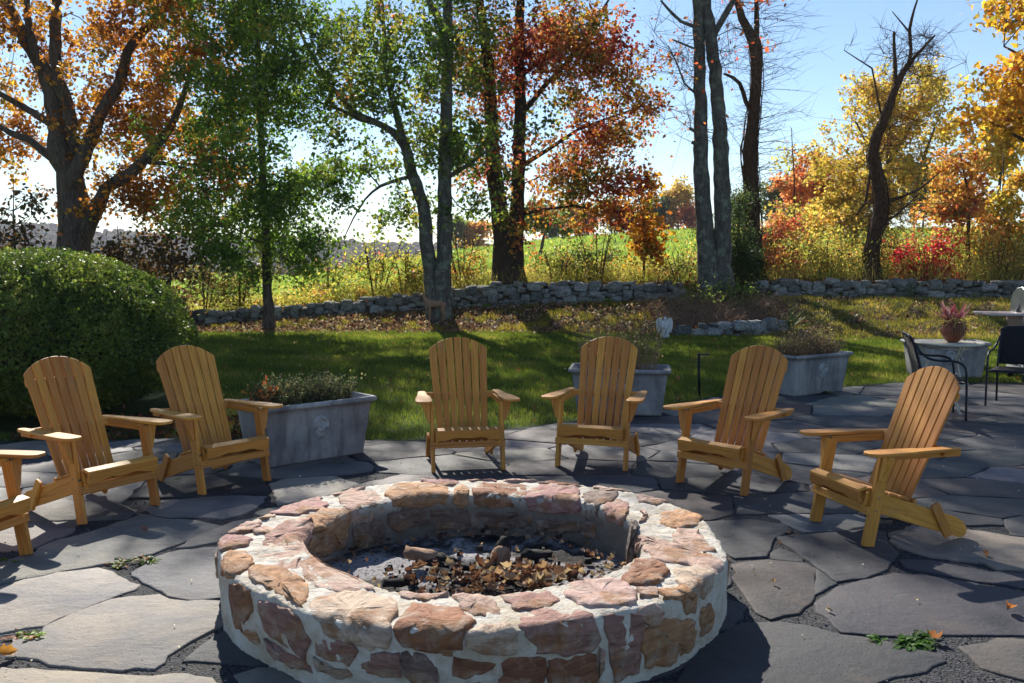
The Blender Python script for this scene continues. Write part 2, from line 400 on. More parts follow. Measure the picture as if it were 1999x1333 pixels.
XS = np.concatenate([-np.geomspace(1500, 18, 30), np.arange(-17.6, 18, .25), np.geomspace(18, 1500, 30)])
def strip(name, rows, m, zoff=0.0, label=None):
    """rows: list of functions or constants giving y for every x column"""
    Y = np.array([[r(x) if callable(r) else r for x in XS] for r in rows]); X = np.broadcast_to(XS, Y.shape)
    Z = gz(X, Y) + zoff
    V = np.stack([X, Y, Z], -1).reshape(-1, 3); n, k = Y.shape
    i = np.arange(n * k).reshape(n, k); Q = np.stack([i[:-1, :-1], i[:-1, 1:], i[1:, 1:], i[1:, :-1]], -1).reshape(-1, 4)
    o = link(name, np_mesh(name, V, [Q], None, True), m); tag(o, label, None, None, 'structure'); return o
lerp = lambda f, g, t: (lambda x: f(x) * (1 - t) + g(x) * t)
lawn = strip('lawn', [-60, -20, -8, 0, 4, 7, 9, 12, 15, 17] + [lerp(lambda x: 17.0, ys, t) for t in (.5, 1)], M['lawn'], -.02)
bank = strip('bank', [lerp(ys, yw, t) for t in np.linspace(0, 1, 15)], M['bank'], -.02)
field = strip('meadow', [lerp(yw, lambda x: 30.0, t) for t in (0, .02, .06, .12, .25, .5, 1)] + list(np.linspace(32, 120, 45)) + list(np.geomspace(125, 1500, 26)), M['field'], -.02)

# far wooded hills on the left, lower wooded ridge in the middle distance
def hill(name, y0, depth, prof, seed, m):
    xs = np.linspace(prof[0][0], prof[-1][0], 160); rows = np.linspace(0, 1, 14); V = []
    ph = np.interp(xs, [p[0] for p in prof], [p[1] for p in prof])
    for r in rows:
        h = ph * math.sin(r * math.pi / 2) ** .8; yy = y0 + depth * r
        V.append(np.stack([xs, np.full_like(xs, yy), -14 + (h + 14) * (1 if r > 0 else 0) * math.sin(r * math.pi / 2) + fbm(xs, xs * 0 + yy, 90, seed, 4) * 2.0 * r], -1))
    V = np.concatenate(V); n, k = len(rows), len(xs); i = np.arange(n * k).reshape(n, k)
    Q = np.stack([i[:-1, :-1], i[:-1, 1:], i[1:, 1:], i[1:, :-1]], -1).reshape(-1, 4)
    return tag(link(name, np_mesh(name, V, [Q], None, True), m), None, None, None, 'structure'), xs, ph
H1, hx, hp = hill('hill', 560, 260, [(-1400, 30), (-800, 34), (-520, 31), (-450, 29), (-330, 17), (-230, 13), (-120, 8), (60, 4), (300, 0)], 3, M['valley'])
AUT = np.array([(.10, .055, .02), (.13, .075, .03), (.07, .065, .022), (.05, .065, .02), (.15, .10, .03), (.09, .05, .035), (.045, .045, .03)])
def crown_mass(name, pts, sizes, seed, label, pal=AUT, amb=1.0):
    """bumpy little crowns merged into one far-off wood"""
    rng = np.random.default_rng(seed); bm = bmesh.new(); bmesh.ops.create_icosphere(bm, subdivisions=2, radius=1)
    bv = np.array([v.co[:] for v in bm.verts]); bf = np.array([[v.index for v in f.verts] for f in bm.faces]); bm.free()
    n = len(pts); k = len(bv)
    jit = 1 + rng.normal(0, .17, (n, k, 1)); V = bv[None] * jit
    V[:, :, 2] *= rng.uniform(.75, 1.25, (n, 1))
    V = V * sizes[:, None, None] + pts[:, None, :]
    F = (bf[None] + (np.arange(n) * k)[:, None, None]).reshape(-1, 3)
    c = pal[rng.integers(0, len(pal), n)] * rng.uniform(.7, 1.25, (n, 1)) * amb
    C = np.repeat(c, k, 0) * (1 + rng.normal(0, .18, (n * k, 1)))
    o = link(name, np_mesh(name, V.reshape(-1, 3), [F], np.clip(C, .005, 1)), M['canopy'])
    return tag(o, label, 'wood', None, 'stuff')
def _canopy():
    t = NT('far_canopy'); v = t.coord('Object'); c = t.mix(1.0, t.attr(), t.ramp(t.noise(v, .9, 5, .7), [(.3, (.5, .5, .5)), (.7, (1.4, 1.4, 1.4))]), 'MULTIPLY')
    return t.finish(t.principled(c, .95, t.bump(t.noise(v, 1.2, 5, .7), .9, .6), .05))
M['canopy'] = _canopy()
rng = np.random.default_rng(11)
N = 4200
px_ = rng.uniform(-800, 120, N); q = rng.uniform(0, 1, N) ** .8; yy = 560 + 260 * q
ph = np.interp(px_, hx, hp); zz = -14 + (ph + 14) * np.sin(q * math.pi / 2) * 1.0
zz = -14 + (ph * np.sin(q * math.pi / 2) ** .8 + 14) * np.sin(q * math.pi / 2)
crown_mass('hill_woods', np.stack([px_, yy, zz + 1.5], -1), rng.uniform(2.6, 5.2, N), 1, 'autumn woods covering the distant hill at left')
N = 900
px_ = rng.uniform(-230, 30, N); yy = rng.uniform(190, 330, N)
crown_mass('valley_woods', np.stack([px_, yy, gz(px_, yy) + rng.uniform(1.0, 8.5, N)], -1), rng.uniform(1.8, 3.6, N), 2, 'brown and dark green woods in the valley behind the left field', AUT * .75)

# ------------------------------------------------------------------ patio
PATIO = np.array([(-12, -3), (-12, 7.6), (-3.3, 8.4), (-2.3, 8.45), (-1.0, 8.3), (-.72, 8.45), (-.35, 8.75), (.1, 9.0), (.6, 9.35), (1.35, 9.7), (1.7, 10.3), (2.3, 10.95), (3.0, 11.4), (4.2, 11.9), (5.0, 12.25), (6.2, 12.2), (8, 12.3), (12, 12.4), (12, -3)])
def in_poly(P, x, y):
    x = np.asarray(x); y = np.asarray(y); ins = np.zeros(x.shape, bool); j = len(P) - 1
    for i in range(len(P)):
        xi, yi = P[i]; xj, yj = P[j]
        c = ((yi > y) != (yj > y)) & (x < (xj - xi) * (y - yi) / (yj - yi + 1e-12) + xi)
        ins ^= c; j = i
    return ins
bm = bmesh.new(); bm.faces.new([bm.verts.new((x, y, -.005)) for x, y in PATIO]); bmesh.ops.triangulate(bm, faces=bm.faces)
me = bpy.data.meshes.new('patio'); bm.to_mesh(me); bm.free()
patio = tag(link('patio', me, M['gravel']), None, None, None, 'structure')
PITC = np.array([-.17, 4.47]); RO, RI, ZR = 1.165, .784, .29
TR = [  # flagstones traced from the photograph: image points dropped on to the ground, colour code
 ('t', [(-90,1165),(0,1146),(103,1120),(192,1110),(218,1117),(245,1132),(270,1143),(262,1151),(215,1168),(183,1179),(145,1195),(88,1220),(0,1235),(-100,1250)]),
 ('t', [(88,1225),(145,1200),(183,1184),(218,1173),(310,1164),(330,1173),(425,1177),(450,1217),(392,1241),(348,1267),(298,1306),(236,1309),(165,1304),(97,1298),(77,1287),(14,1283),(33,1250),(85,1238)]),
 ('g', [(260,1117),(307,1087),(354,1074),(448,1064),(445,1165),(395,1171),(372,1173),(330,1164),(321,1155),(295,1143),(271,1129)]),
 ('g', [(345,1070),(369,1055),(454,1020),(510,1011),(468,1052),(425,1058),(377,1067)]),
 ('g', [(-60,1160),(-60,1118),(0,1100),(71,1079),(97,1061),(183,1037),(277,1004),(324,1013),(383,1016),(428,1026),(392,1046),(295,1082),(248,1093),(203,1101),(136,1114),(86,1125),(0,1140)]),
 ('g', [(283,993),(316,978),(442,968),(516,969),(501,990),(472,1003),(436,1012),(383,1009),(330,1009),(295,1003)]),
 ('t', [(527,945),(560,935),(650,930),(700,945),(650,965),(590,980),(545,985)]),
 ('t', [(-60,1300),(0,1303),(90,1310),(165,1314),(236,1319),(363,1316),(413,1324),(440,1355),(200,1400),(-80,1400)]),
 ('b', [(360,1290),(413,1248),(442,1230),(470,1250),(520,1262),(560,1285),(600,1304),(472,1295)]),
 ('g', [(460,1316),(501,1304),(600,1310),(700,1340),(720,1370),(500,1380)]),
 ('b', [(1373,1019),(1464,1015),(1527,1024),(1545,1038),(1510,1052),(1502,1074),(1495,1087),(1433,1090),(1405,1069)]),
 ('b', [(1517,1050),(1601,1043),(1685,1034),(1727,1040),(1730,1059),(1751,1080),(1730,1111),(1685,1131),(1636,1136),(1573,1090)]),
 ('p', [(1431,1103),(1496,1093),(1573,1100),(1590,1111),(1587,1167),(1559,1197),(1503,1209),(1471,1185),(1440,1143)]),
 ('b', [(1596,1112),(1632,1139),(1592,1162)]),
 ('b', [(1592,1178),(1636,1148),(1748,1120),(1825,1127),(2010,1159),(2060,1180),(2060,1240),(1713,1241),(1643,1234),(1618,1206),(1594,1185)]),
 ('b', [(1506,1080),(1524,1071),(1564,1090),(1567,1097),(1506,1090)]),
 ('b', [(1450,1217),(1524,1216),(1615,1233),(1639,1240),(1720,1251),(1838,1278),(1842,1290),(1807,1311),(1720,1328),(1615,1365),(1280,1380),(1380,1255)]),
 ('p', [(1880,1265),(1947,1248),(2060,1250),(2060,1345),(1915,1302)]),
 ('t', [(1736,1040),(1797,1022),(1894,1034),(1999,1050),(2060,1070),(2060,1110),(1947,1113),(1922,1099),(1824,1088),(1755,1069),(1736,1057)]),
 ('b', [(1757,1093),(1822,1096),(1930,1118),(2060,1124),(2060,1160),(1825,1120),(1770,1110)]),
]
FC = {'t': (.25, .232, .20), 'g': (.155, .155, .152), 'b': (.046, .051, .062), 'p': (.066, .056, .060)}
def smooth_poly(P, step, jit, rng):
    out = []
    for i in range(len(P)):
        a = P[i]; b = P[(i + 1) % len(P)]; L = np.linalg.norm(b - a); n = max(1, int(L / step))
        for k in range(n):
            t = k / n; p = a + (b - a) * t
            w = math.sin(math.pi * t)
            out.append(p + rng.normal(0, jit, 2) * (w if k else .3))
    return np.array(out)
def inset(P, d):
    n = len(P); A = np.roll(P, 1, 0); B = np.roll(P, -1, 0)
    t = B - A; t /= np.linalg.norm(t, axis=1, keepdims=True) + 1e-9
    area = np.sum(P[:, 0] * B[:, 1] - B[:, 0] * P[:, 1])
    nn = np.stack([-t[:, 1], t[:, 0]], 1) * (1 if area > 0 else -1)
    return P + nn * d
def flag(P, code, rng):
    if np.sum(P[:, 0] * np.roll(P[:, 1], -1) - np.roll(P[:, 0], -1) * P[:, 1]) < 0: P = P[::-1]
    c = P.mean(0); dist = np.linalg.norm(c)
    Q = smooth_poly(P, .06 if dist < 7 else .12, .009 if dist < 7 else .014, rng)
    h = rng.uniform(.003, .008); tx, ty = rng.normal(0, .004, 2)
    L = []
    for d, z in ((0, -.03), (0, h - .006), (.003, h - .002), (.009, h)):
        R = inset(Q, d); dd = R - c
        L.append(np.c_[dd, np.full(len(R), z) + (dd[:, 0] * tx + dd[:, 1] * ty if z > 0 else 0)])
    n = len(Q); V = np.concatenate(L); i = np.arange(4 * n).reshape(4, n); F = []
    for r in range(3):
        a = i[r]; b = np.roll(a, -1); d = i[r + 1]; e = np.roll(d, -1); F.append(np.stack([a, b, e, d], 1))
    me = np_mesh('flagstone', V, [np.concatenate(F), i[3][None]])
    o = link('flagstone', me, M['slate'], patio); o.location = (c[0], c[1], 0)
    b = np.array(FC[code]) * rng.uniform(.82, 1.18) * (1 + rng.normal(0, .035, 3)); o.color = (*b, 1)
    return o
rng = np.random.default_rng(5)
placed = []; sites = []
for code, pts in TR:
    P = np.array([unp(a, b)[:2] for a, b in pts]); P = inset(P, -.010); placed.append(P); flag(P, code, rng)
    Q = smooth_poly(P, .10, 0, rng); sites.append(Q)
sites = np.concatenate(sites)
free = []
tries = 0
while tries < 9000:
    tries += 1
    p = np.array([rng.uniform(-5.2, 9.5), rng.uniform(1.6, 13)])
    if abs(p[0]) > p[1] * .62 + 1.2: continue
    if not in_poly(PATIO, p[0], p[1]): continue
    if np.hypot(*(p - PITC)) < .9: continue
    if any(in_poly(P, p[0], p[1]) for P in placed): continue
    if np.min(np.hypot(*(sites - p).T)) < .17: continue
    dmin = .48 if p[1] < 9 else .62
    if free and np.min(np.hypot(*((np.array(free) - p) * np.array([.8, 1.15])).T)) < dmin * rng.uniform(.85, 1.35): continue
    free.append(p)
free = np.array(free)
def clip(P, n, d):
    out = []
    for i in range(len(P)):
        a, b = P[i], P[(i + 1) % len(P)]; da, db = a @ n - d, b @ n - d
        if da <= 0: out.append(a)
        if (da < 0) != (db < 0) and abs(da - db) > 1e-12: out.append(a + (b - a) * da / (da - db))
    return np.array(out)
W_ = np.array([.8, 1.15])
for i, p in enumerate(free):
    P = np.array([p + 1.3 * np.array(v) for v in ((-1, -1), (1, -1), (1, 1), (-1, 1))], float)
    cand = [(q, .5, 0.003 + .008 * rng.random()) for j, q in enumerate(free) if j != i and np.hypot(*(q - p)) < 2.4]
    ns = sites[np.hypot(*(sites - p).T) < 1.6]
    cand += [(q, 1.0, .014) for q in ns]
    for q, f, gap in cand:
        n = (q - p) * W_ ** 2; L = np.linalg.norm(n); n = n / L
        m_ = p + (q - p) * f
        P = clip(P, n, n @ m_ - gap)
        if len(P) < 3: break
    if len(P) < 3: continue
    # cut at the patio's edge (lawn side)
    c = P.mean(0)
    Pn = []
    for v in P:
        t_ = 1.0
        while t_ > .05 and not in_poly(PATIO, *(p + (v - p) * t_)): t_ -= .03
        Pn.append(p + (v - p) * t_)
    P = np.array(Pn)
    A = .5 * abs(np.sum(P[:, 0] * np.roll(P[:, 1], -1) - np.roll(P[:, 0], -1) * P[:, 1]))
    if A < .02: continue
    rr = rng.random()
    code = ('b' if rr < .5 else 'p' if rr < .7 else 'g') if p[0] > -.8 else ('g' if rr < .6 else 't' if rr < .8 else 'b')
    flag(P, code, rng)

# ------------------------------------------------------------------ fire pit
def pit_map(a, s, h):
    """ring surface: a = angle, s = distance along the profile (inner wall < 0, top 0..w, outer wall > w), h = height above it"""
    w = RO - RI; a = np.asarray(a, float); s = np.asarray(s, float)
    wob = .018 * np.sin(3 * a + 1) + .012 * np.sin(5 * a + 2.2) + .008 * np.sin(11 * a)
    e = .028
    k = np.clip((s + e) / (2 * e), 0, 1) * math.pi / 2            # inner corner: normal turns from inward to up
    k2 = np.clip((s - w + e) / (2 * e), 0, 1) * math.pi / 2       # outer corner
    nr = np.where(s < w / 2, -np.cos(k), np.sin(k2)); nz = np.where(s < w / 2, np.sin(k), np.cos(k2))
    r = RI + np.clip(s, 0, w); z = ZR - np.where(s < 0, -s, 0) - np.where(s > w, s - w, 0)
    cor = np.where(s < w / 2, 1 - np.abs(np.clip(s / e, -1, 1)), 1 - np.abs(np.clip((s - w) / e, -1, 1))) * .011
    r = r + nr * (h - cor) + wob; z = z + nz * (h - cor) + .006 * np.sin(4 * a)
    r = r + np.where(s > w, -(s - w) * .03, 0)
    return np.stack([r * np.sin(a), -r * np.cos(a), z], -1)      # a = 0 faces the camera
pit = tag(empty('fire_pit', (PITC[0], PITC[1], 0)), 'round fire pit of pink and orange stones set in pale mortar', 'fire pit')
a_ = np.linspace(0, 2 * math.pi, 361)[:-1]; w = RO - RI
s_ = np.concatenate([np.linspace(-.27, -.03, 8), np.linspace(-.02, .02, 4), np.linspace(.04, w - .04, 9), np.linspace(w - .02, w + .02, 4), np.linspace(w + .04, w + .31, 9)])
AA, SS = np.meshgrid(a_, s_)
HH = .007 * fbm(AA * 1.1, SS, .2, 4, 4) + .0045 * fbm(AA * 1.1, SS, .05, 6, 3)
V = pit_map(AA, SS, HH).reshape(-1, 3); i = np.arange(AA.size).reshape(AA.shape)
aI = i[:-1]; bI = np.roll(aI, -1, 1); dI = i[1:]; cI = np.roll(dI, -1, 1)
link('mortar', np_mesh('mortar', V, [np.stack([aI, bI, cI, dI], -1).reshape(-1, 4)], None, True), M['mortar'], pit)
def pit_unmap(px, py):
    """image point -> (angle, s) on the ring it shows"""
    p = unp(px, py, ZR)[:2] - PITC; r = math.hypot(*p)
    O = np.array([0, 0, HCAM]); d = unp(px, py, 0) - O
    if RI <= r <= RO: return math.atan2(p[0], -p[1]), r - RI
    R = RI if r < RI else RO
    o2 = O[:2] - PITC; A = d[:2] @ d[:2]; B = 2 * o2 @ d[:2]; C = o2 @ o2 - R * R; D = B * B - 4 * A * C
    if D < 0:
        return math.atan2(p[0], -p[1]), (RO - RI) + .012
    t = (-B + math.sqrt(D)) / (2 * A) if r < RI else (-B - math.sqrt(D)) / (2 * A)
    q = O + d * t; a = math.atan2(q[0] - PITC[0], -(q[1] - PITC[1]))
    if r < RI:
        a0 = math.atan2(p[0], -p[1]); da = abs((a - a0 + math.pi) % (2 * math.pi) - math.pi)
        if q[2] < .05: return a0, -.012
    if q[2] > ZR: return math.atan2(p[0], -p[1]), (RO - RI) + .004
    return (a, -(ZR - q[2])) if r < RI else (a, (RO - RI) + ZR - q[2])
PS = """m 240,185 330,150 430,135 465,165 440,185 340,200 270,200
p 470,115 500,95 590,92 600,105 560,125 500,130
p 515,140 560,125 640,125 680,150 675,215 560,240 555,180 530,165
o 365,240 450,190 550,190 545,260 530,320 430,360 400,300 400,262
c 170,210 200,192 270,195 265,210 220,220
p 95,270 140,235 215,230 220,250 180,270 120,280
p 200,260 240,252 285,260 275,280 215,282
r 235,310 310,245 400,240 415,260 390,330 300,335 250,325
m 60,340 85,285 130,280 195,300 170,320 110,335
o 55,390 100,345 150,355 175,400 120,430 90,440 60,430
p 215,365 240,335 400,330 470,365 560,410 610,450 600,475 480,485 380,475 300,430 250,400
o 160,430 200,412 260,415 330,450 362,495 345,550 280,520 200,480 165,460
b 85,480 110,475 145,500 150,560 120,650 95,620 85,550
r 185,545 230,550 290,570 350,610 380,680 360,745 300,720 220,670 190,600
c 395,530 450,500 600,490 720,530 720,570 690,640 670,685 600,680 480,650 440,600 405,580
r 415,685 450,675 560,685 580,710 550,760 480,750 420,730
r 600,760 640,725 735,718 745,760 740,810 650,800 600,780
g 750,720 800,720 860,750 885,800 880,835 800,840 755,800
b 735,610 790,535 860,540 960,560 1015,600 970,640 965,690 880,700 760,680 740,650
b 950,735 1000,745 1095,760 1080,780 1020,800 950,800
b 950,830 1040,830 1050,870 940,870
b 1130,760 1200,745 1280,750 1290,790 1280,860 1120,860 1130,800
b 1305,760 1400,745 1480,750 1480,860 1305,860
c 990,650 1050,620 1130,615 1170,640 1170,715 1080,715 1000,690
r 1200,575 1260,560 1380,565 1460,590 1478,640 1470,700 1380,725 1260,715 1225,660 1195,620
r 1525,590 1600,575 1650,590 1655,620 1645,740 1645,800 1560,840 1540,700 1520,650
p 945,510 1050,505 1095,530 1110,570 1020,575 970,540
r 1125,510 1200,500 1290,505 1335,535 1300,555 1180,555
w 1375,490 1420,460 1550,450 1620,490 1625,540 1560,560 1440,555 1380,520
b 1590,440 1640,375 1720,380 1765,420 1720,460 1610,470
p 1640,310 1700,295 1830,330 1950,370 1955,405 1900,408 1830,380 1700,370 1640,350
c 1795,420 1870,400 1930,420 1930,470 1900,515 1850,495 1790,450
o 1730,495 1820,475 1870,490 1870,560 1830,575 1815,540 1740,520
p 1655,560 1700,545 1735,565 1720,620 1680,620 1640,590
o 1665,650 1780,600 1860,610 1875,640 1855,700 1760,770 1680,780 1665,720
o 1888,570 1920,540 1935,580 1920,650 1890,660
p 1795,300 1810,265 1885,270 1905,300 1935,340 1890,345 1820,325
o 1725,210 1800,197 1880,215 1870,245 1800,255 1740,240
p 1625,140 1700,135 1750,155 1700,170 1640,160
p 1470,100 1530,88 1620,105 1600,118 1500,118
b 1265,70 1350,65 1430,85 1430,98 1340,95 1270,80
p 1130,60 1240,62 1260,75 1150,78
r 990,65 1060,55 1110,60 1080,72 1010,75
m 820,70 880,55 945,57 955,85 900,95 830,85
o 690,130 730,100 830,92 910,105 915,130 900,160 800,175 720,165
o 945,107 975,94 995,102 995,150 965,170 940,155
b 1020,110 1060,88 1150,85 1210,90 1212,130 1190,160 1100,165 1030,150
m 1228,115 1280,88 1380,90 1405,110 1400,170 1380,190 1250,180 1225,150
g 1428,130 1470,118 1545,125 1530,155 1480,170 1475,215 1430,215 1422,170
r 1505,165 1540,152 1590,165 1585,220 1570,240 1515,225
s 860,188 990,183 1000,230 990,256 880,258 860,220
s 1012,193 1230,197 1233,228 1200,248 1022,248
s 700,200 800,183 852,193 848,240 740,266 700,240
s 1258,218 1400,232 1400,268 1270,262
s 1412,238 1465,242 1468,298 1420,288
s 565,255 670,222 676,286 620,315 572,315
p 1645,190 1665,198 1665,232 1650,236
p 742,482 880,482 915,502 830,522 752,508
r 205,690 255,715 330,750 385,775 395,800 330,790 250,755 215,725
c 405,745 460,765 540,780 560,800 500,815 430,790
o 130,655 165,665 180,700 150,690
o 895,705 935,705 935,725 905,728
p 1500,720 1520,730 1520,800 1502,830 1495,760
p 1640,488 1715,480 1712,515 1650,520"""
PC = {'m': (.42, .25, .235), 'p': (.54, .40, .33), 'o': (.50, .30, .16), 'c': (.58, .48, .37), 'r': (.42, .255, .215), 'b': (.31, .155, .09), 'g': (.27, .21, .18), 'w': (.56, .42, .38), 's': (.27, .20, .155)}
def pit_stone(Q, code, rng, hmax=None, blk=1.0):
    """Q: polygon in (angle*R, s)"""
    if np.sum(Q[:, 0] * np.roll(Q[:, 1], -1) - np.roll(Q[:, 0], -1) * Q[:, 1]) < 0: Q = Q[::-1]
    P = smooth_poly(Q, .024, .0065, rng); c = P.mean(0); n = len(P)
    h = hmax or rng.uniform(.005, .013); rings = [(1.12, -.012), (1.09, h * .4), (1.03, h * .9), (.8, h), (.45, h * 1.08)]
    L = []; tilt = rng.normal(0, .03, 2)
    ph = rng.uniform(0, 50)
    for f, hh in rings:
        R = c + (P - c) * f + (rng.normal(0, .0036, P.shape) if f < 1.02 else 0); d = R - c
        nz = .008 * fbm(R[:, 0] + ph, R[:, 1], .16, 3, 4) + .0045 * np.abs(fbm(R[:, 0] + ph, R[:, 1], .07, 9, 2))
        L.append(pit_map(R[:, 0] / RO, R[:, 1], hh + (nz + d @ tilt if hh > 0 else 0)))
    L.append(pit_map(np.array([c[0] / RO]), np.array([c[1]]), h * 1.1))
    V = np.concatenate(L); i = np.arange(5 * n).reshape(5, n); F = []
    for r in range(4):
        a = i[r]; b = np.roll(a, -1); d = i[r + 1]; e = np.roll(d, -1); F.append(np.stack([a, b, e, d], 1))
    T = np.stack([i[4], np.roll(i[4], -1), np.full(n, 5 * n)], 1)
    o0 = V.mean(0); me = np_mesh('stone', V - o0, [np.concatenate(F), T], None, False)
    o = link('stone', me, M['pitstone'], pit); o.location = o0
    b = np.array(PC[code]) * rng.uniform(.88, 1.12); o.color = (*np.clip(b, 0, 1), 1)
rng = np.random.default_rng(8)
for line in PS.split('\n'):
    code, pts = line[0], [tuple(map(float, p.split(','))) for p in line[2:].split()]
    Q = np.array([pit_unmap(400 + x / 1.9408, 900 + y / 1.9408) for x, y in pts])
    aa = Q[:, 0]; aa = np.where(aa - aa[0] > math.pi, aa - 2 * math.pi, np.where(aa - aa[0] < -math.pi, aa + 2 * math.pi, aa))
    pit_stone(np.c_[aa * RO, Q[:, 1]], code, rng)
def course(a0, a1, s0, s1, codes, rng):
    a = a0
    while a < a1:
        L = rng.uniform(.16, .34) / RO; e = min(a + L, a1) - .02
        if e - a > .06:
            j = lambda: rng.uniform(-.012, .012)
            x0, x1 = a * RO, e * RO; m_ = (s0 + s1) / 2
            pit_stone(np.array([(x0 + .01 + j(), s0 + j()), ((x0 + x1) / 2, s0 + j()), (x1 - .01 + j(), s0 + .01 + j()), (x1 + j(), m_), (x1 - .012 + j(), s1 + j()), ((x0 + x1) / 2 + j(), s1 + j()), (x0 + j(), s1 - .01 + j())]), codes[rng.integers(len(codes))], rng)
        a += L
course(math.radians(75), math.radians(285), w + .03, w + .13, 'moprc', rng)
course(math.radians(82), math.radians(278), w + .16, w + .26, 'moprcb', rng)
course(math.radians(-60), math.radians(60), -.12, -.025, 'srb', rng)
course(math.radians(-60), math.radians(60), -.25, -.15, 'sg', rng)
bmS = bmesh.new(); bmesh.ops.create_cube(bmS, size=1.0); bmesh.ops.subdivide_edges(bmS, edges=bmS.edges, cuts=3, use_grid_fill=True)
for v_ in bmS.verts: v_.co = Vector((v_.co.x * .17, v_.co.y * .032, v_.co.z * .25)) + mnoise.noise_vector(v_.co * 2.3) * .018
meS = bpy.data.meshes.new('stone'); bmS.to_mesh(meS); bmS.free(); oS = link('stone', meS, M['pitstone'], pit); oS.location = (.745, .10, .19); oS.rotation_euler = (.1, .06, math.radians(82)); oS.color = (.16, .14, .13, 1)
# ash floor
rr_ = np.linspace(0, .80, 22); aa_ = np.linspace(0, 2 * math.pi, 73)[:-1]; RR, A2 = np.meshgrid(rr_, aa_, indexing='ij')
X_, Y_ = RR * np.cos(A2), RR * np.sin(A2); Z_ = .065 + .018 * fbm(X_, Y_, .3, 21, 5) - .02 * (RR < .3)
i = np.arange(RR.size).reshape(RR.shape); aI = i[:-1]; bI = np.roll(aI, -1, 1); dI = i[1:]; cI = np.roll(dI, -1, 1)
def _ashmat():
    t = NT('ash_and_char'); v = t.coord('Object')
    n = t.noise(v, 3.1, 6, .65, .6); n2 = t.noise(v, 55, 5, .75)
    c = t.ramp(n, [(.38, (.022, .02, .02)), (.46, (.08, .075, .075)), (.56, (.38, .37, .38))])
    c = t.mix(t.ramp(n2, [(.5, (0, 0, 0)), (.6, (.8, .8, .8))]), c, (.015, .014, .014))
    return t.finish(t.principled(c, .95, t.bump(n2, 1.0, .012), .2))
M['ashmat'] = _ashmat()
link('ash_bed', np_mesh('ash_bed', np.stack([X_, Y_, Z_], -1).reshape(-1, 3), [np.stack([aI, dI, cI, bI], -1).reshape(-1, 4)], None, True), M['ashmat'], pit)

# gravel chips loose in the near joints
rng = np.random.default_rng(77); n = 9000
x = rng.uniform(-3.2, 3.6, n); y = 3.0 + 5 * rng.random(n) ** 1.6
ok = (np.hypot(x - PITC[0], y - PITC[1]) > RO + .02) & (np.abs(x) < y * .56 + .3)
x, y = x[ok], y[ok]; n = len(x); r = rng.uniform(.002, .0055, n)
T4 = np.array([(1, 1, 1), (-1, -1, 1), (-1, 1, -1), (1, -1, -1)]) * .9
V = np.stack([x, y, np.full(n, -.002)], -1)[:, None] + T4[None] * r[:, None, None] * rng.uniform(.5, 1.5, (n, 4, 1))
F = (np.array([[0, 1, 2], [0, 3, 1], [0, 2, 3], [1, 3, 2]])[None] + (np.arange(n) * 4)[:, None, None]).reshape(-1, 3)
C = np.repeat(np.array([(.03, .035, .045), (.09, .10, .115), (.25, .25, .26)])[rng.choice(3, n, p=[.55, .38, .07])], 4, 0)
tag(link('gravel', np_mesh('gravel', V.reshape(-1, 3), [F], C), M['chip']), 'dark gravel chips filling the joints between flagstones', 'gravel', None, 'stuff')

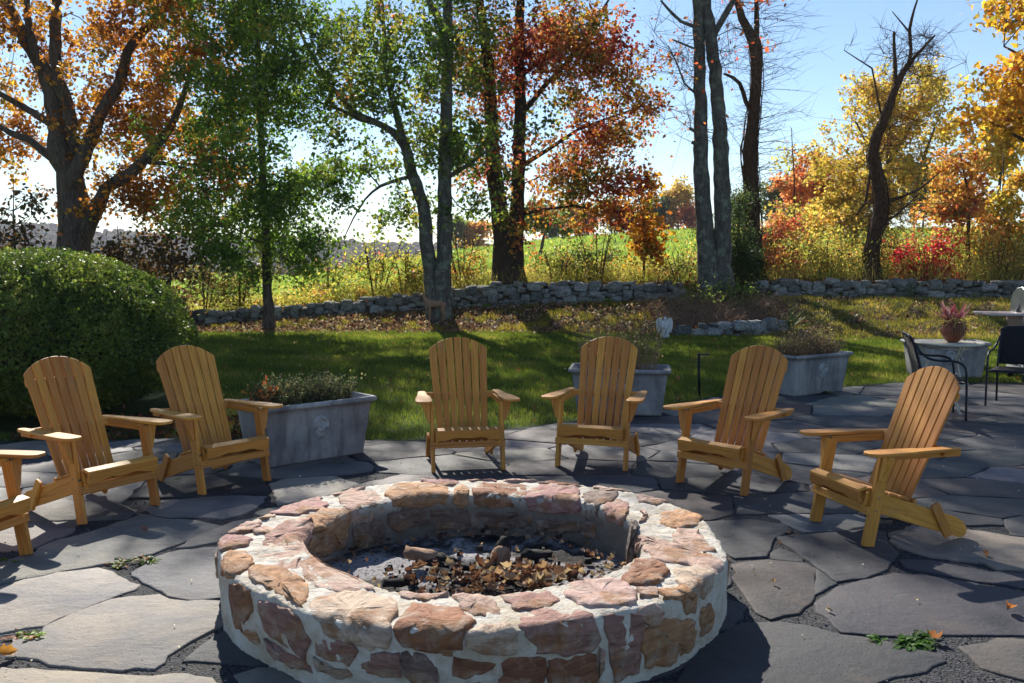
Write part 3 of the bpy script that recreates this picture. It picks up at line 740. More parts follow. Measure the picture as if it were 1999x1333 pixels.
# ------------------------------------------------------------------ dry stone walls
def stone_variants(n, seed, sub=2, name='stone'):
    out = []; rng = np.random.default_rng(seed)
    for k in range(n):
        bm = bmesh.new(); bmesh.ops.create_cube(bm, size=1.0)
        bmesh.ops.subdivide_edges(bm, edges=bm.edges, cuts=sub, use_grid_fill=True)
        off = Vector(rng.uniform(-50, 50, 3))
        for v in bm.verts:
            p = v.co.copy(); q = p.normalized() * .58; p = p.lerp(q, .55)
            v.co = p + mnoise.noise_vector(p * 1.7 + off) * .16 + mnoise.noise_vector(p * 4 + off) * .05
        me = bpy.data.meshes.new(name); bm.to_mesh(me); bm.free(); me.materials.append(M['wallstone']); out.append(me)
    return out
SV = stone_variants(18, 3)
def dry_wall(root, xr, yf, base, top, rng, smin, smax, dep=.34):
    cnt = 0; z0 = {}
    x0, x1 = xr; h = 0.0
    prof = np.linspace(x0, x1, 400); lvl = base(prof).copy() - .04; topz = top(prof)
    while True:
        x = x0 + rng.uniform(0, .1); any_ = False
        while x < x1:
            L = smin + (smax - smin) * rng.random() ** 1.6; Hh = L * rng.uniform(.40, .85)
            a = (prof >= x) & (prof < x + L)
            if a.any():
                zl = lvl[a].mean(); zt = topz[a].mean()
                if zl < zt - .04:
                    Hh = min(Hh, .24, max(.07, zt - zl + .03)); o = link('stone', SV[rng.integers(len(SV))], None, root)
                    xm = x + L / 2; ym = float(yf(xm)) + rng.normal(0, .03)
                    o.location = (xm, ym + dep / 2, zl + Hh / 2); o.scale = (L * rng.uniform(.96, 1.06), dep * rng.uniform(.8, 1.2), Hh * rng.uniform(.98, 1.12))
                    o.rotation_euler = (rng.normal(0, .08) + math.pi * rng.integers(0, 2), rng.normal(0, .10), rng.normal(0, .12) + math.pi * rng.integers(0, 2))
                    g = rng.uniform(.10, .30); o.color = (g, g * 1.01, g * rng.uniform(.95, 1.06), 1); cnt += 1; any_ = True
                    lvl[a] = zl + Hh
            x += L
        if not any_: break
    xs_ = np.linspace(x0 + .2, x1 - .2, 60); V_ = []
    for xx in xs_:
        y_ = float(yf(xx)) + dep * .5; zb_ = float(base(xx)); zt_ = max(float(top(xx)) - .10, zb_ + .05); V_ += [(xx, y_ - dep * .12, zb_ - .1), (xx, y_ - dep * .12, zt_), (xx, y_ + dep * .25, zt_), (xx, y_ + dep * .25, zb_ - .1)]
    k_ = np.arange(240).reshape(60, 4); q_ = [np.stack([k_[:-1, j], k_[:-1, (j + 1) % 4], k_[1:, (j + 1) % 4], k_[1:, j]], 1) for j in range(4)]
    link('rubble_core', np_mesh('rubble_core', V_, [np.concatenate(q_), k_[:1, ::-1], k_[-1:]]), M['soil'], root)
    return cnt
WALLTOP = lambda x: np.interp(x, [-8, -6.3, -4, -2.2, -1, 0, 2, 3.8, 4.6, 7.5, 12], [.33, .40, .56, .74, .90, .97, .98, .95, .98, 1.02, .98]) + .05 * np.sin(x * 3.1) * np.sin(x * 7.7 + 1)
rng = np.random.default_rng(12)
w1 = tag(empty('stone_wall', (0, 0, 0)), 'long dry stone wall running behind the lawn from hedge to twin trunks', 'stone wall')
c1 = dry_wall(w1, (-7.4, 4.0), yw, lambda x: gz(x, yw(x) - .02), WALLTOP, rng, .13, .40)
w2 = tag(empty('stone_wall', (0, 0, 0)), 'dry stone wall at right behind the mossy bank and potted plant', 'stone wall')
c2 = dry_wall(w2, (5.6, 13.2), yw, lambda x: gz(x, yw(x) - .02), WALLTOP, rng, .14, .42)
w3 = tag(empty('rock_border', (0, 0, 0)), 'low curved rock border beside the white angel under the brush bed', 'rock border')
c3 = dry_wall(w3, (3.0, 5.6), lambda x: 19.3 + .35 * ((x - 4.4) / 1.3) ** 2, lambda x: x * 0 + .02, lambda x: np.interp(x, [3.0, 3.4, 4.6, 5.6], [.16, .19, .27, .34]), rng, .16, .34, .26)
print('wall stones', c1, c2, c3)
# ------------------------------------------------------------------ trees and shrubs
def leaves(acc, P, size, cols, rng, jit=.3, droop=.0, shape=0):
    n = len(P)
    d = rng.normal(0, 1, (n, 3)); d[:, 2] -= droop; d /= np.linalg.norm(d, axis=1, keepdims=True)
    u = rng.normal(0, 1, (n, 3)); u -= (u * d).sum(1, keepdims=True) * d; u /= np.linalg.norm(u, axis=1, keepdims=True)
    nrm = np.cross(d, u)
    s = size * (1 + rng.normal(0, jit, n)).clip(.4, 1.8)
    if shape == 0: K = [(0, 0, 0), (.55, .33, .06), (1, 0, -.04), (.45, -.33, .06)]
    else: K = [(0, 0, 0), (.35, .42, .07), (.62, .16, .02), (1, .05, -.05), (.6, -.22, .03), (.3, -.4, .07)]
    K = np.array(K)
    V = P[:, None] + s[:, None, None] * (d[:, None] * K[None, :, 0:1] + u[:, None] * K[None, :, 1:2] + nrm[:, None] * K[None, :, 2:3])
    k = len(K); F = np.arange(n * k).reshape(n, k)
    acc.add(V.reshape(-1, 3), F, col=np.repeat(cols, k, 0))
def palette(pal, wts, n, rng, P=None, nsc=1.2, seed=0, val=.22):
    """leaf colours: palette index follows a slow noise through the crown plus chance"""
    pal = np.array(pal, float); cw = np.cumsum(wts) / np.sum(wts)
    r = rng.random(n)
    if P is not None:
        f = .5 + .5 * fbm(P[:, 0] + P[:, 1] * .3, P[:, 2], nsc, seed, 2); f = np.clip(f, 0, 1)
        r = np.clip(.62 * f + .38 * r, 0, .9999)
    i = np.searchsorted(cw, r)
    c = pal[np.clip(i, 0, len(pal) - 1)] * (1 + rng.normal(0, val, (n, 1))).clip(.45, 1.7)
    return np.clip(c * (1 + rng.normal(0, .08, (n, 3))), .003, .9)
def resample(P, step):
    P = np.array(P, float); seg = np.linalg.norm(np.diff(P[:, :3], axis=0), axis=1); L = np.concatenate([[0], np.cumsum(seg)])
    n = max(2, int(L[-1] / step) + 1); t = np.linspace(0, L[-1], n)
    return np.stack([np.interp(t, L, P[:, k]) for k in range(P.shape[1])], 1)
def px_path(pts, Y, rng, wig=.0):
    """trunk outline seen in the photograph -> real polyline with radii at depth Y"""
    out = []
    for k, p in enumerate(pts):
        y = Y + (p[3] if len(p) > 3 else 0)
        q = atY(p[0], p[1], y); out.append([q[0], y + (rng.normal(0, wig) if k else 0), q[2], p[2] / 2 / 1888 * y])
    return np.array(out)
def grow(trunks, att, rng, clear, step=.45, rtip=.006, up=.5, pw=.30):
    nodes = []; par = []; plen = []; trunk_n = 0
    for T in trunks:
        R = resample(T, .3)
        for p in R:
            if p[2] >= clear: nodes.append(p[:3]); par.append(-1); plen.append(0.0)
    trunk_n = len(nodes); nodes = list(map(np.array, nodes)); NA = np.array(nodes); PL = np.array(plen)
    d0 = np.array([np.min(np.linalg.norm(NA - a, axis=1)) for a in att]); chains = []
    cap = len(att) * 14 + len(nodes) + 10
    buf = np.zeros((cap, 3)); buf[:len(NA)] = NA; pl = np.zeros(cap); m = len(NA)
    for k in np.argsort(d0):
        a = att[k]; D = buf[:m] - a; d = np.linalg.norm(D, axis=1)
        cost = d + up * np.maximum(0, D[:, 2] + .0 * d) * 1.6 + pw * pl[:m]
        j = int(np.argmin(cost)); L = d[j]; n = min(12, max(1, int(L / step)))
        s = buf[j]; prev = j; idx = [j]
        side = rng.normal(0, .10 * L, 3)
        for q in range(1, n + 1):
            t = q / n; p = s + (a - s) * t + side * math.sin(math.pi * t) + np.array([0, 0, .10 * L * math.sin(math.pi * t)])
            if q < n: p = p + rng.normal(0, .035, 3)
            buf[m] = p; pl[m] = pl[prev] + np.linalg.norm(p - buf[prev]); par.append(prev); idx.append(m); prev = m; m += 1
        chains.append(idx)
    acc = np.zeros(m); isleaf = np.ones(m, bool)
    for q in range(trunk_n, m): isleaf[par[q]] = False
    acc[isleaf] = rtip ** 2.1
    for q in range(m - 1, trunk_n - 1, -1): acc[par[q]] += acc[q]
    rad = acc ** (1 / 2.1)
    return buf[:m], rad, chains, trunk_n
def ell_pts(ells, rng, shell=.0):
    out = []
    for (c, r, n) in ells:
        k = 0; c = np.array(c, float); r = np.array(r, float); g = max(1, int(n / 5))
        ctr = []
        while len(ctr) < g:
            p = rng.uniform(-1, 1, 3)
            if np.linalg.norm(p) <= .92: ctr.append(p)
        sz = .36 * min(1.0, r.min()) ** .5
        for k in range(n):      # boughs: points gather round a smaller number of centres
            out.append(c + ctr[rng.integers(g)] * r + rng.normal(0, sz, 3) * np.array([1.25, 1.25, .62]))
    return np.array(out)
def tree(name, label, cat, trunks, ells, leaf_n, leaf_size, pal, wts, seed, group=None, bark='bark', clear=1.5, spread=.32, twn=4, twlen=.45,
         rtip=.006, maxlimb=.16, droop=.3, shape=0, step=.45, up=.5, twig_r=.004, nsc=1.6, leafmat='leaf', bare=0.0, extra=None, flare=True, twdir=None, ragged=0.0):
    rng = np.random.default_rng(seed)
    base = trunks[0][0, :3]
    gzb = float(gz(base[0], base[1]))
    root = tag(empty(name, (base[0], base[1], gzb)), label, cat, group)
    off = np.array([base[0], base[1], gzb])
    acc = Acc()
    for ti, T in enumerate(trunks):
        T = T.copy(); R = resample(T, .22 if T[0, 3] > .04 else .4)
        R[:, :2] += rng.normal(0, .012, (len(R), 2)) * np.minimum(1, R[:, 3:4] / .1)
        if ti < 2 and flare and T[0, 2] < gzb + 1.2:
            R = np.vstack([[R[0, 0], R[0, 1], gzb - .15, R[0, 3]], R])
            hgt = R[:, 2] - gzb; R[:, 3] *= 1 + .45 * np.exp(-np.maximum(hgt, 0) / .22)
        sides = 12 if T[0, 3] > .1 else 7
        # ridged section
        tubes(acc, R[:, :3] - off, R[:, 3] * (1 + rng.normal(0, .035, len(R))), sides)
    acc.build('trunk', M[bark], root, True)
    att = ell_pts(ells, rng) if ells else np.zeros((0, 3))
    if len(att):
        buf, rad, chains, tn = grow([T for T in trunks], att, rng, clear, step, rtip, up)
        acc = Acc()
        for ch in chains:
            P = buf[ch]; r = np.minimum(rad[ch], maxlimb); r[0] = min(r[1] * 1.25, maxlimb) if len(r) > 1 else r[0]
            tubes(acc, P - off, r, 5 if r.max() > .03 else 4, cap=False)
        # twigs
        n = len(att); k = twn
        if n and k:
            A = np.repeat(att, k, 0); d = rng.normal(0, 1, (n * k, 3)); d[:, 2] += .25
            ctr = buf[[ch[-2] if len(ch) > 1 else ch[-1] for ch in chains]]
            order = np.argsort(np.array([np.min(np.linalg.norm(att - att[0], axis=1))]))  # noqa
            d /= np.linalg.norm(d, axis=1, keepdims=True)
            if twdir is not None: d = d * .45 + np.array(twdir) * rng.choice([1, 1, 1, -1], (n * k, 1)); d /= np.linalg.norm(d, axis=1, keepdims=True)
            L = twlen * rng.uniform(.5, 1.4, (n * k, 1))
            P1 = A + d * L * .5 + rng.normal(0, .04, (n * k, 3)) * L; P2 = A + d * L + rng.normal(0, .1, (n * k, 3)) * L + np.array([0, 0, -.12]) * L * droop
            tubes(acc, np.stack([A, P1, P2], 1) - off, np.tile([twig_r * 1.3, twig_r, twig_r * .5], (n * k, 1)), 3, cap=False)
        tag(acc.build('branches', M[bark], root, True), kind='stuff' if len(att) > 40 else None)
        if leaf_n:
            keep = rng.random(n * k) >= bare
            tw = np.where(keep)[0]; per = max(1, int(leaf_n / max(1, len(tw))))
            ii = np.repeat(tw, per); t = rng.uniform(.15, 1.05, (len(ii), 1))
            P = A[ii] * (1 - t) ** 2 + 2 * P1[ii] * t * (1 - t) + P2[ii] * t * t + rng.normal(0, spread * .28, (len(ii), 3))
            c = palette(pal, wts, len(P), rng, P, nsc, seed)
            la = Acc(); leaves(la, P - off, leaf_size, c, rng, .25, droop, shape)
            tag(la.build('crown', M[leafmat], root), kind='stuff')
    if extra: extra(root, off, rng)
    return root
GRN = [(.045, .085, .018), (.075, .12, .022), (.13, .16, .03), (.22, .19, .035)]
ORG = [(.30, .10, .02), (.36, .15, .03), (.24, .07, .018), (.40, .24, .05)]
rng = np.random.default_rng(100)
# 1 big orange oak, left
Y = 22.0; P = lambda pts, wig=.15: px_path(pts, Y, rng, wig)
t1 = [P([(150, 530, 74), (150, 505, 66), (145, 440, 60), (138, 380, 56), (131, 330, 48), (120, 300, 42), (105, 244, 36), (99, 188, 32), (90, 150, 30), (75, 124, 28), (45, 82, 24), (11, 22, 20), (-20, -60, 16), (-60, -200, 8)]),
      P([(131, 350, 34), (144, 319, 30), (150, 262, 26), (130, 200, 24), (112, 150, 24), (109, 60, 22), (109, 0, 18), (100, -120, 12), (90, -260, 5)]),
      P([(138, 370, 34), (157, 337, 30), (180, 270, 26), (199, 225, 24), (225, 161, 22), (255, 94, 18), (311, 11, 13), (350, -60, 8), (380, -150, 4)]),
      P([(158, 470, 34), (172, 440, 34), (190, 405, 30), (210, 370, 24), (259, 334, 22), (300, 289, 18), (337, 240, 14), (364, 161, 10), (385, 80, 5)]),
      P([(128, 325, 22), (101, 307, 17), (64, 274, 14), (30, 262, 12), (0, 247, 10), (-60, 220, 5)]),
      P([(105, 245, 20), (90, 236, 16), (49, 214, 13), (0, 184, 10), (-70, 140, 5)]),
      P([(285, 315, 10), (320, 318, 8), (365, 330, 6), (400, 345, 3)]),
      P([(75, 124, 18), (60, 60, 14), (40, -20, 10), (20, -120, 5)])]
tree('oak_tree', 'massive old oak with orange and rust foliage and spreading limbs behind the round hedge', 'tree', t1,
     [((-9.9, 23.3, 7.0), (4.2, 3.0, 3.0), 230), ((-11.8, 22.6, 10.2), (2.4, 3.2, 1.7), 50), ((-8.1, 22.6, 4.4), (1.9, 1.5, 1.6), 80), ((-11.9, 22.8, 4.6), (1.7, 1.5, 1.3), 34), ((-8.1, 22.2, 3.0), (1.4, 1.0, .6), 28), ((-6.9, 21.5, 2.6), (.8, .8, .5), 8)],
     40000, .100, [(.17, .055, .014), (.25, .095, .018), (.36, .17, .026), (.50, .30, .05), (.17, .17, .03)], [.18, .26, .24, .20, .12], 1, clear=2.6, shape=1, bark='bark', twlen=.6)
# 2 slender green tree
Y = 20.8
t2 = [px_path([(525, 640, 20), (522, 560, 18), (519, 440, 16), (512, 340, 14), (508, 220, 12), (502, 100, 10), (497, 0, 8), (490, -100, 6), (485, -200, 4), (478, -270, 4), (472, -360, 3), (468, -400, 2)], Y, rng, .03)]
tree('pin_oak_tree', 'slender straight tree with dense small green leaves on many level branches', 'tree', t2,
     [((-5.35, Y, 2.6), (2.0, 1.8, .95), 110), ((-5.45, Y, 4.3), (1.75, 1.8, 1.3), 120), ((-5.5, Y, 6.4), (1.75, 1.7, 1.6), 170), ((-5.6, Y, 8.8), (1.4, 1.4, 1.7), 90), ((-6.1, Y, 10.3), (1.0, 1.1, .8), 34), ((-5.1, Y, 1.5), (1.7, 1.2, .45), 44)],  # highest clump, above the view, is added to shade the left chairs
     46000, .082, [(.06, .12, .02), (.11, .19, .03), (.19, .27, .04), (.32, .34, .06), (.45, .27, .05)], [.3, .3, .22, .13, .05], 2, clear=1.2, shape=1, bark='bark', twlen=.45, up=-.05, maxlimb=.03)
# 3 twin trunked green oak, centre left
Y = 21.5
t3 = [px_path([(850, 605, 34), (841, 540, 28), (833, 470, 26), (826, 400, 25), (808, 352, 23), (795, 300, 21), (785, 270, 18), (760, 252, 14), (735, 240, 13), (690, 220, 11), (640, 160, 8), (600, 90, 6), (560, 0, 4)], Y, rng, .1),
      px_path([(862, 610, 38), (866, 500, 31), (868, 350, 27), (872, 200, 23), (875, 80, 21), (872, 0, 18), (868, -120, 14), (862, -260, 9), (860, -400, 4)], Y, rng, .04),
      px_path([(790, 285, 15), (775, 230, 14), (765, 190, 12), (755, 130, 10), (750, 60, 8), (742, -40, 5), (735, -140, 3)], Y, rng, .1),
      px_path([(876, 90, 14), (860, 50, 12), (840, 10, 10), (800, -80, 7), (770, -200, 4)], Y, rng, .1),
      px_path([(800, 345, 9), (770, 352, 7), (740, 365, 6), (715, 385, 4), (690, 425, 3), (672, 460, 2)], Y, rng, .08),
      px_path([(875, 345, 10), (900, 330, 9), (925, 315, 7), (945, 298, 5), (965, 290, 3)], Y, rng, .08),
      px_path([(738, 242, 9), (700, 232, 8), (668, 215, 7), (640, 205, 5), (600, 190, 3)], Y, rng, .1)]
tree('twin_trunk_oak', 'green leafed oak with two trunks, one lichen covered, standing behind the deer', 'tree', t3,
     [((-3.2, Y, 5.9), (1.8, 1.6, 1.5), 120), ((-1.7, Y, 6.0), (1.2, 1.5, 1.6), 70), ((-2.2, Y, 4.0), (1.3, 1.2, .8), 24), ((-3.6, Y, 3.9), (.9, 1.0, .8), 20), ((-1.7, Y, 9.6), (3.2, 3.2, 2.6), 230), ((-.6, Y, 4.2), (1.1, 1.0, 1.0), 34), ((-2.6, Y, 2.7), (.9, .9, .5), 14), ((-1.3, Y, 2.6), (.8, .8, .6), 9)],
     31000, .092, [(.055, .10, .02), (.09, .145, .024), (.18, .21, .035), (.34, .31, .055), (.48, .18, .07)], [.3, .28, .2, .15, .07], 3, clear=3.0, shape=1, bark='bark_lichen', twlen=.5)
# 4 red oak, two dark trunks, centre
Y = 23.55
t4 = [px_path([(985, 560, 50), (983, 480, 38), (975, 400, 32), (962, 330, 30), (960, 250, 26), (955, 150, 22), (945, 60, 18), (935, 0, 15), (920, -120, 10), (910, -260, 5)], Y, rng, .05),
      px_path([(1005, 560, 42), (1003, 480, 36), (1010, 400, 28), (1013, 300, 24), (1015, 200, 22), (1015, 100, 20), (1015, 0, 16), (1020, -130, 10), (1030, -280, 5)], Y, rng, .05),
      px_path([(958, 150, 12), (920, 120, 10), (880, 70, 8), (850, 20, 6), (810, -60, 4)], Y, rng, .2),
      px_path([(1013, 230, 12), (1060, 170, 9), (1110, 120, 8), (1150, 60, 6), (1190, 0, 4)], Y, rng, .2),
      px_path([(1015, 150, 9), (1080, 97, 7), (1130, 92, 5), (1180, 80, 3)], Y, rng, .2),
      px_path([(1012, 420, 9), (1060, 408, 6), (1120, 402, 5), (1180, 410, 3)], Y, rng, .2),
      px_path([(1010, 330, 10), (1070, 290, 8), (1130, 250, 6), (1200, 225, 4), (1250, 210, 2)], Y, rng, .2),
      px_path([(960, 290, 9), (930, 270, 7), (900, 262, 5), (880, 250, 3)], Y, rng, .1)]
tree('red_oak_tree', 'tall oak with crimson, pink and orange foliage on two dark close trunks', 'tree', t4,
     [((.9, Y, 6.4), (2.0, 1.8, 1.5), 150), ((2.35, Y, 5.6), (1.05, 1.4, 1.5), 90), ((2.2, Y, 3.9), (1.1, 1.2, .75), 54), ((-.6, Y, 6.2), (.9, 1.4, 1.4), 46), ((.9, Y, 3.5), (1.3, 1.2, .8), 40), ((.6, Y, 10.2), (3.7, 3.3, 2.7), 260), ((1.9, Y, 2.65), (1.1, .9, .5), 22), ((-.5, Y, 3.3), (.7, .8, .8), 14), ((.5, Y, 2.3), (.7, .7, .4), 10)],
     37000, .094, [(.07, .11, .022), (.15, .16, .03), (.34, .18, .038), (.34, .10, .035), (.34, .10, .075), (.22, .03, .025), (.12, .014, .014)], [.19, .14, .17, .14, .10, .15, .11], 4, clear=2.6, shape=1, bark='bark_dark', twlen=.5, nsc=2.4)
# 5 tall nearly bare twin trunks
Y = 22.3
RED = [(.42, .08, .04), (.45, .16, .06), (.16, .05, .03)]
t5 = [px_path([(1384, 575, 46), (1380, 500, 38), (1377, 440, 34), (1370, 350, 30), (1368, 200, 25), (1366, 100, 22), (1360, 0, 19), (1352, -140, 13), (1345, -300, 6)], Y, rng, .05),
      px_path([(1412, 575, 46), (1411, 500, 36), (1412, 430, 33), (1408, 340, 32), (1402, 230, 28), (1392, 120, 24), (1383, 40, 22), (1378, 0, 18), (1385, -150, 12), (1390, -300, 5)], Y, rng, .05),
      px_path([(1390, 75, 14), (1412, 35, 12), (1432, 0, 11), (1470, -80, 7), (1500, -170, 4)], Y, rng, .05),
      px_path([(1366, 285, 9), (1357, 280, 9), (1350, 277, 7)], Y, rng, .0), px_path([(1366, 262, 9), (1355, 255, 9), (1346, 250, 6)], Y, rng, .0),
      px_path([(1365, 55, 8), (1335, 42, 7), (1310, 22, 6), (1290, 0, 4)], Y, rng, .1),
      px_path([(1368, 100, 5), (1340, 92, 4), (1310, 78, 3)], Y, rng, .1), px_path([(1366, 190, 5), (1340, 170, 4), (1320, 130, 3), (1305, 90, 2)], Y, rng, .1)]
tree('bare_twin_maple', 'tall nearly leafless maple with two grey trunks rising out of view', 'tree', t5,
     [((4.35, Y, 6.0), (1.3, 1.4, 1.8), 90), ((4.6, Y, 9.5), (2.2, 2.2, 2.2), 90)], 700, .10, RED, [.5, .3, .2], 5, clear=3.4, bark='bark_lichen', twlen=.75, twn=5, twig_r=.0035, maxlimb=.035, bare=.6, droop=.8)
# 6 vine-clad trunk with fine sweeping twigs
Y = 24.3
t6 = [px_path([(1470, 545, 34), (1471, 480, 30), (1470, 420, 28), (1466, 330, 28), (1464, 290, 30), (1469, 240, 24), (1476, 180, 22), (1478, 130, 22), (1475, 85, 26), (1462, 60, 18), (1448, 30, 15), (1440, 0, 13), (1425, -100, 8), (1410, -220, 3)], Y, rng, .04),
      px_path([(1477, 90, 12), (1478, 40, 10), (1475, 0, 8), (1480, -100, 5), (1490, -200, 2)], Y, rng, .04),
      px_path([(1466, 215, 10), (1452, 190, 9), (1445, 165, 8), (1430, 150, 7), (1413, 143, 4)], Y, rng, .05)]
def sweeps(root, off, rng):
    acc = Acc(); n = 120; z = rng.uniform(1.6, 7.6, n); x = np.interp(z, [1, 4, 7], [6.05, 6.1, 6.15])
    dr = rng.choice([1, 1, 1, -1], n); L = rng.uniform(.5, 1.5, n) * np.where(dr > 0, 1.0, .6); el = rng.uniform(-.1, .55, n); yy = rng.normal(0, .45, n)
    t = np.linspace(0, 1, 6)
    P = np.stack([x[:, None] + dr[:, None] * L[:, None] * t, Y + yy[:, None] * L[:, None] * t, z[:, None] + L[:, None] * (el[:, None] * t - .25 * t * t * rng.uniform(-1, 1.4, (n, 1)))], -1)
    P += np.cumsum(rng.normal(0, .05, P.shape), axis=1) * t[None, :, None]
    tubes(acc, P - off, .0075 * (1 - .8 * t)[None] * rng.uniform(.6, 1.3, (n, 1)), 3, cap=False)
    m = n * 3; k = rng.integers(0, n, m); tt = rng.integers(1, 5, m); A = P[k, tt]; l2 = rng.uniform(.2, .6, m)
    d = np.stack([dr[k] * rng.uniform(.3, 1, m), rng.normal(0, .4, m), rng.normal(.15, .5, m)], -1)
    t2_ = np.linspace(0, 1, 4); Q = A[:, None] + d[:, None] * l2[:, None, None] * t2_[None, :, None] + rng.normal(0, .012, (m, 4, 3))
    tubes(acc, Q - off, .004 * (1 - .7 * t2_)[None] * np.ones((m, 1)), 3, cap=False)
    acc.build('fine_twigs', M['twig'], root)
    vines(root, off, rng, t6[0], 16)
def vines(root, off, rng, T, n):
    acc = Acc(); R = resample(T, .12); R = R[R[:, 2] < R[0, 2] + 6.5]; s_ = np.linspace(0, 1, len(R))
    for k in range(n):
        a0 = rng.uniform(0, 6.28); tw = rng.normal(0, 4); w_ = np.cumsum(rng.normal(0, .12, len(R))); th = a0 + tw * s_ + w_; m = max(8, int(len(R) * rng.uniform(.4, 1)))
        rr = R[:, 3] * 1.08 + .012 + .012 * np.sin(s_ * 40 + a0); P = R[:, :3] + np.stack([np.cos(th) * rr, np.sin(th) * rr, 0 * th], 1); tubes(acc, (P - off)[:m], np.linspace(.020, .008, m) * rng.uniform(.6, 1.4), 5, cap=False)
    m = 240; k = rng.integers(3, len(R) - 3, m); a = rng.uniform(0, 6.28, m); L = rng.uniform(.12, .5, m); A = R[k, :3] + np.stack([np.cos(a), np.sin(a), 0 * a], 1) * R[k, 3:4]
    D = np.stack([np.cos(a), np.sin(a), rng.normal(.1, .6, m)], 1) * L[:, None]; P = np.stack([A, A + D * .5 + rng.normal(0, .03, (m, 3)), A + D], 1); tubes(acc, P - off, np.tile([.006, .004, .002], (m, 1)), 3, cap=False)
    acc.build('vine_stems', M['bark_vine'], root, True)
tree('vine_covered_tree', 'dark vine wrapped tree with fine bare twigs sweeping to the right', 'tree', t6, [((6.0, Y, 7.5), (1.1, 1, 1.2), 16)], 260, .09, RED, [.5, .3, .2], 6,
     clear=5.5, bark='bark_vine', bare=.3, twn=4, extra=sweeps)
# 8 gnarled dead tree
Y = 24.2
t8 = [px_path([(1703, 550, 34.4), (1701, 500, 26.2), (1704, 455, 24.6), (1720, 415, 27.9), (1722, 395, 24.6), (1711, 350, 23), (1706, 300, 21.3), (1712, 262, 18), (1728, 228, 18), (1742, 190, 14.8), (1755, 155, 12.3), (1770, 130, 10.7), (1785, 112, 6.6), (1805, 88, 5.7), (1823, 70, 3.3)], Y, rng, .05),
      px_path([(1772, 130, 7.4), (1780, 100, 6.6), (1775, 62, 6.6), (1782, 25, 4.9), (1790, 0, 3.3)], Y, rng, .03), px_path([(1775, 62, 4.1), (1762, 45, 4.1), (1755, 28, 3.3), (1742, 22, 1.6)], Y, rng, .03),
      px_path([(1748, 180, 7.4), (1748, 120, 6.6), (1746, 70, 5.7), (1745, 62, 4.9)], Y, rng, .03),
      px_path([(1722, 235, 4.1), (1700, 125, 3.3), (1670, 115, 2.5), (1648, 98, 1.6)], Y, rng, .03), px_path([(1725, 395, 9.8), (1760, 385, 5.7), (1800, 365, 4.1), (1830, 340, 2.5)], Y, rng, .05),
      px_path([(1712, 440, 6.6), (1750, 420, 4.9), (1790, 380, 2.5)], Y, rng, .05), px_path([(1700, 330, 5.7), (1690, 400, 4.9), (1672, 420, 3.3)], Y, rng, .05)]
def dead_extra(root, off, rng):
    vines(root, off, rng, t8[0], 12); acc = Acc(); m = 130
    z = rng.uniform(1.6, 5.2, m); A = np.stack([np.interp(z, [1.6, 2.6, 3.6, 4.6, 5.2], [9.1, 9.3, 9.12, 9.2, 9.6]), np.full(m, Y), z], 1); a = rng.uniform(0, 6.28, m); L = rng.uniform(.5, 1.7, m)
    D = np.stack([np.cos(a), np.sin(a) * .6, rng.uniform(-.55, .5, m)], 1) * L[:, None]; t = np.linspace(0, 1, 5); P = A[:, None] + D[:, None] * t[None, :, None] + rng.normal(0, .05, (m, 5, 3)) * t[None, :, None]
    tubes(acc, P - off, np.tile(.009 * (1 - .8 * t), (m, 1)), 3, cap=False)
    k = rng.integers(0, m, m * 3); j = rng.integers(1, 5, m * 3); B = P[k, j]; D2 = D[k] * .3 + rng.normal(0, .16, (m * 3, 3)); Q = B[:, None] + D2[:, None] * np.linspace(0, 1, 3)[None, :, None]
    tubes(acc, Q - off, np.tile([.0045, .003, .0015], (m * 3, 1)), 3, cap=False); acc.build('dead_twigs', M['bark_vine'], root)
tree('dead_tree', 'gnarled dead tree with a bent dark trunk and broken bare top', 'tree', t8, [((9.8, Y, 6.3), (.9, .8, 1.0), 70), ((9.7, Y, 3.0), (1.2, .9, 1.0), 26)], 0, .1, RED, [1, 1, 1], 8,
     clear=2.2, bark='bark_vine', twn=7, twlen=.5, maxlimb=.03, extra=dead_extra)
# 7 yellow tree behind the dead one
Y = 33.0
YEL = [(.30, .24, .05), (.42, .32, .06), (.48, .36, .10), (.45, .22, .05), (.17, .19, .04)]
t7 = [px_path([(1728, 530, 14), (1730, 400, 12), (1735, 300, 9), (1742, 180, 6), (1745, 100, 3)], Y, rng, .05), px_path([(1732, 380, 8), (1700, 300, 6), (1668, 240, 3)], Y, rng, .1),
      px_path([(1734, 320, 7), (1780, 240, 5), (1810, 160, 3)], Y, rng, .1), px_path([(1780, 420, 8), (1795, 330, 6), (1818, 260, 4), (1845, 190, 2)], Y, rng, .1)]
tree('yellow_oak_tree', 'airy yellow leafed tree with a rounded crown behind the dead tree', 'tree', t7,
     [((12.9, Y, 6.6), (1.9, 1.6, 1.7), 130), ((11.9, Y, 4.7), (1.9, 1.5, 1.2), 90), ((13.7, Y, 4.9), (1.2, 1.2, 1.3), 40), ((12.0, Y, 2.9), (1.5, 1.2, 1.0), 60)],
     22000, .115, YEL, [.2, .28, .24, .18, .1], 7, clear=1.8, bark='bark_gray', twlen=.45)
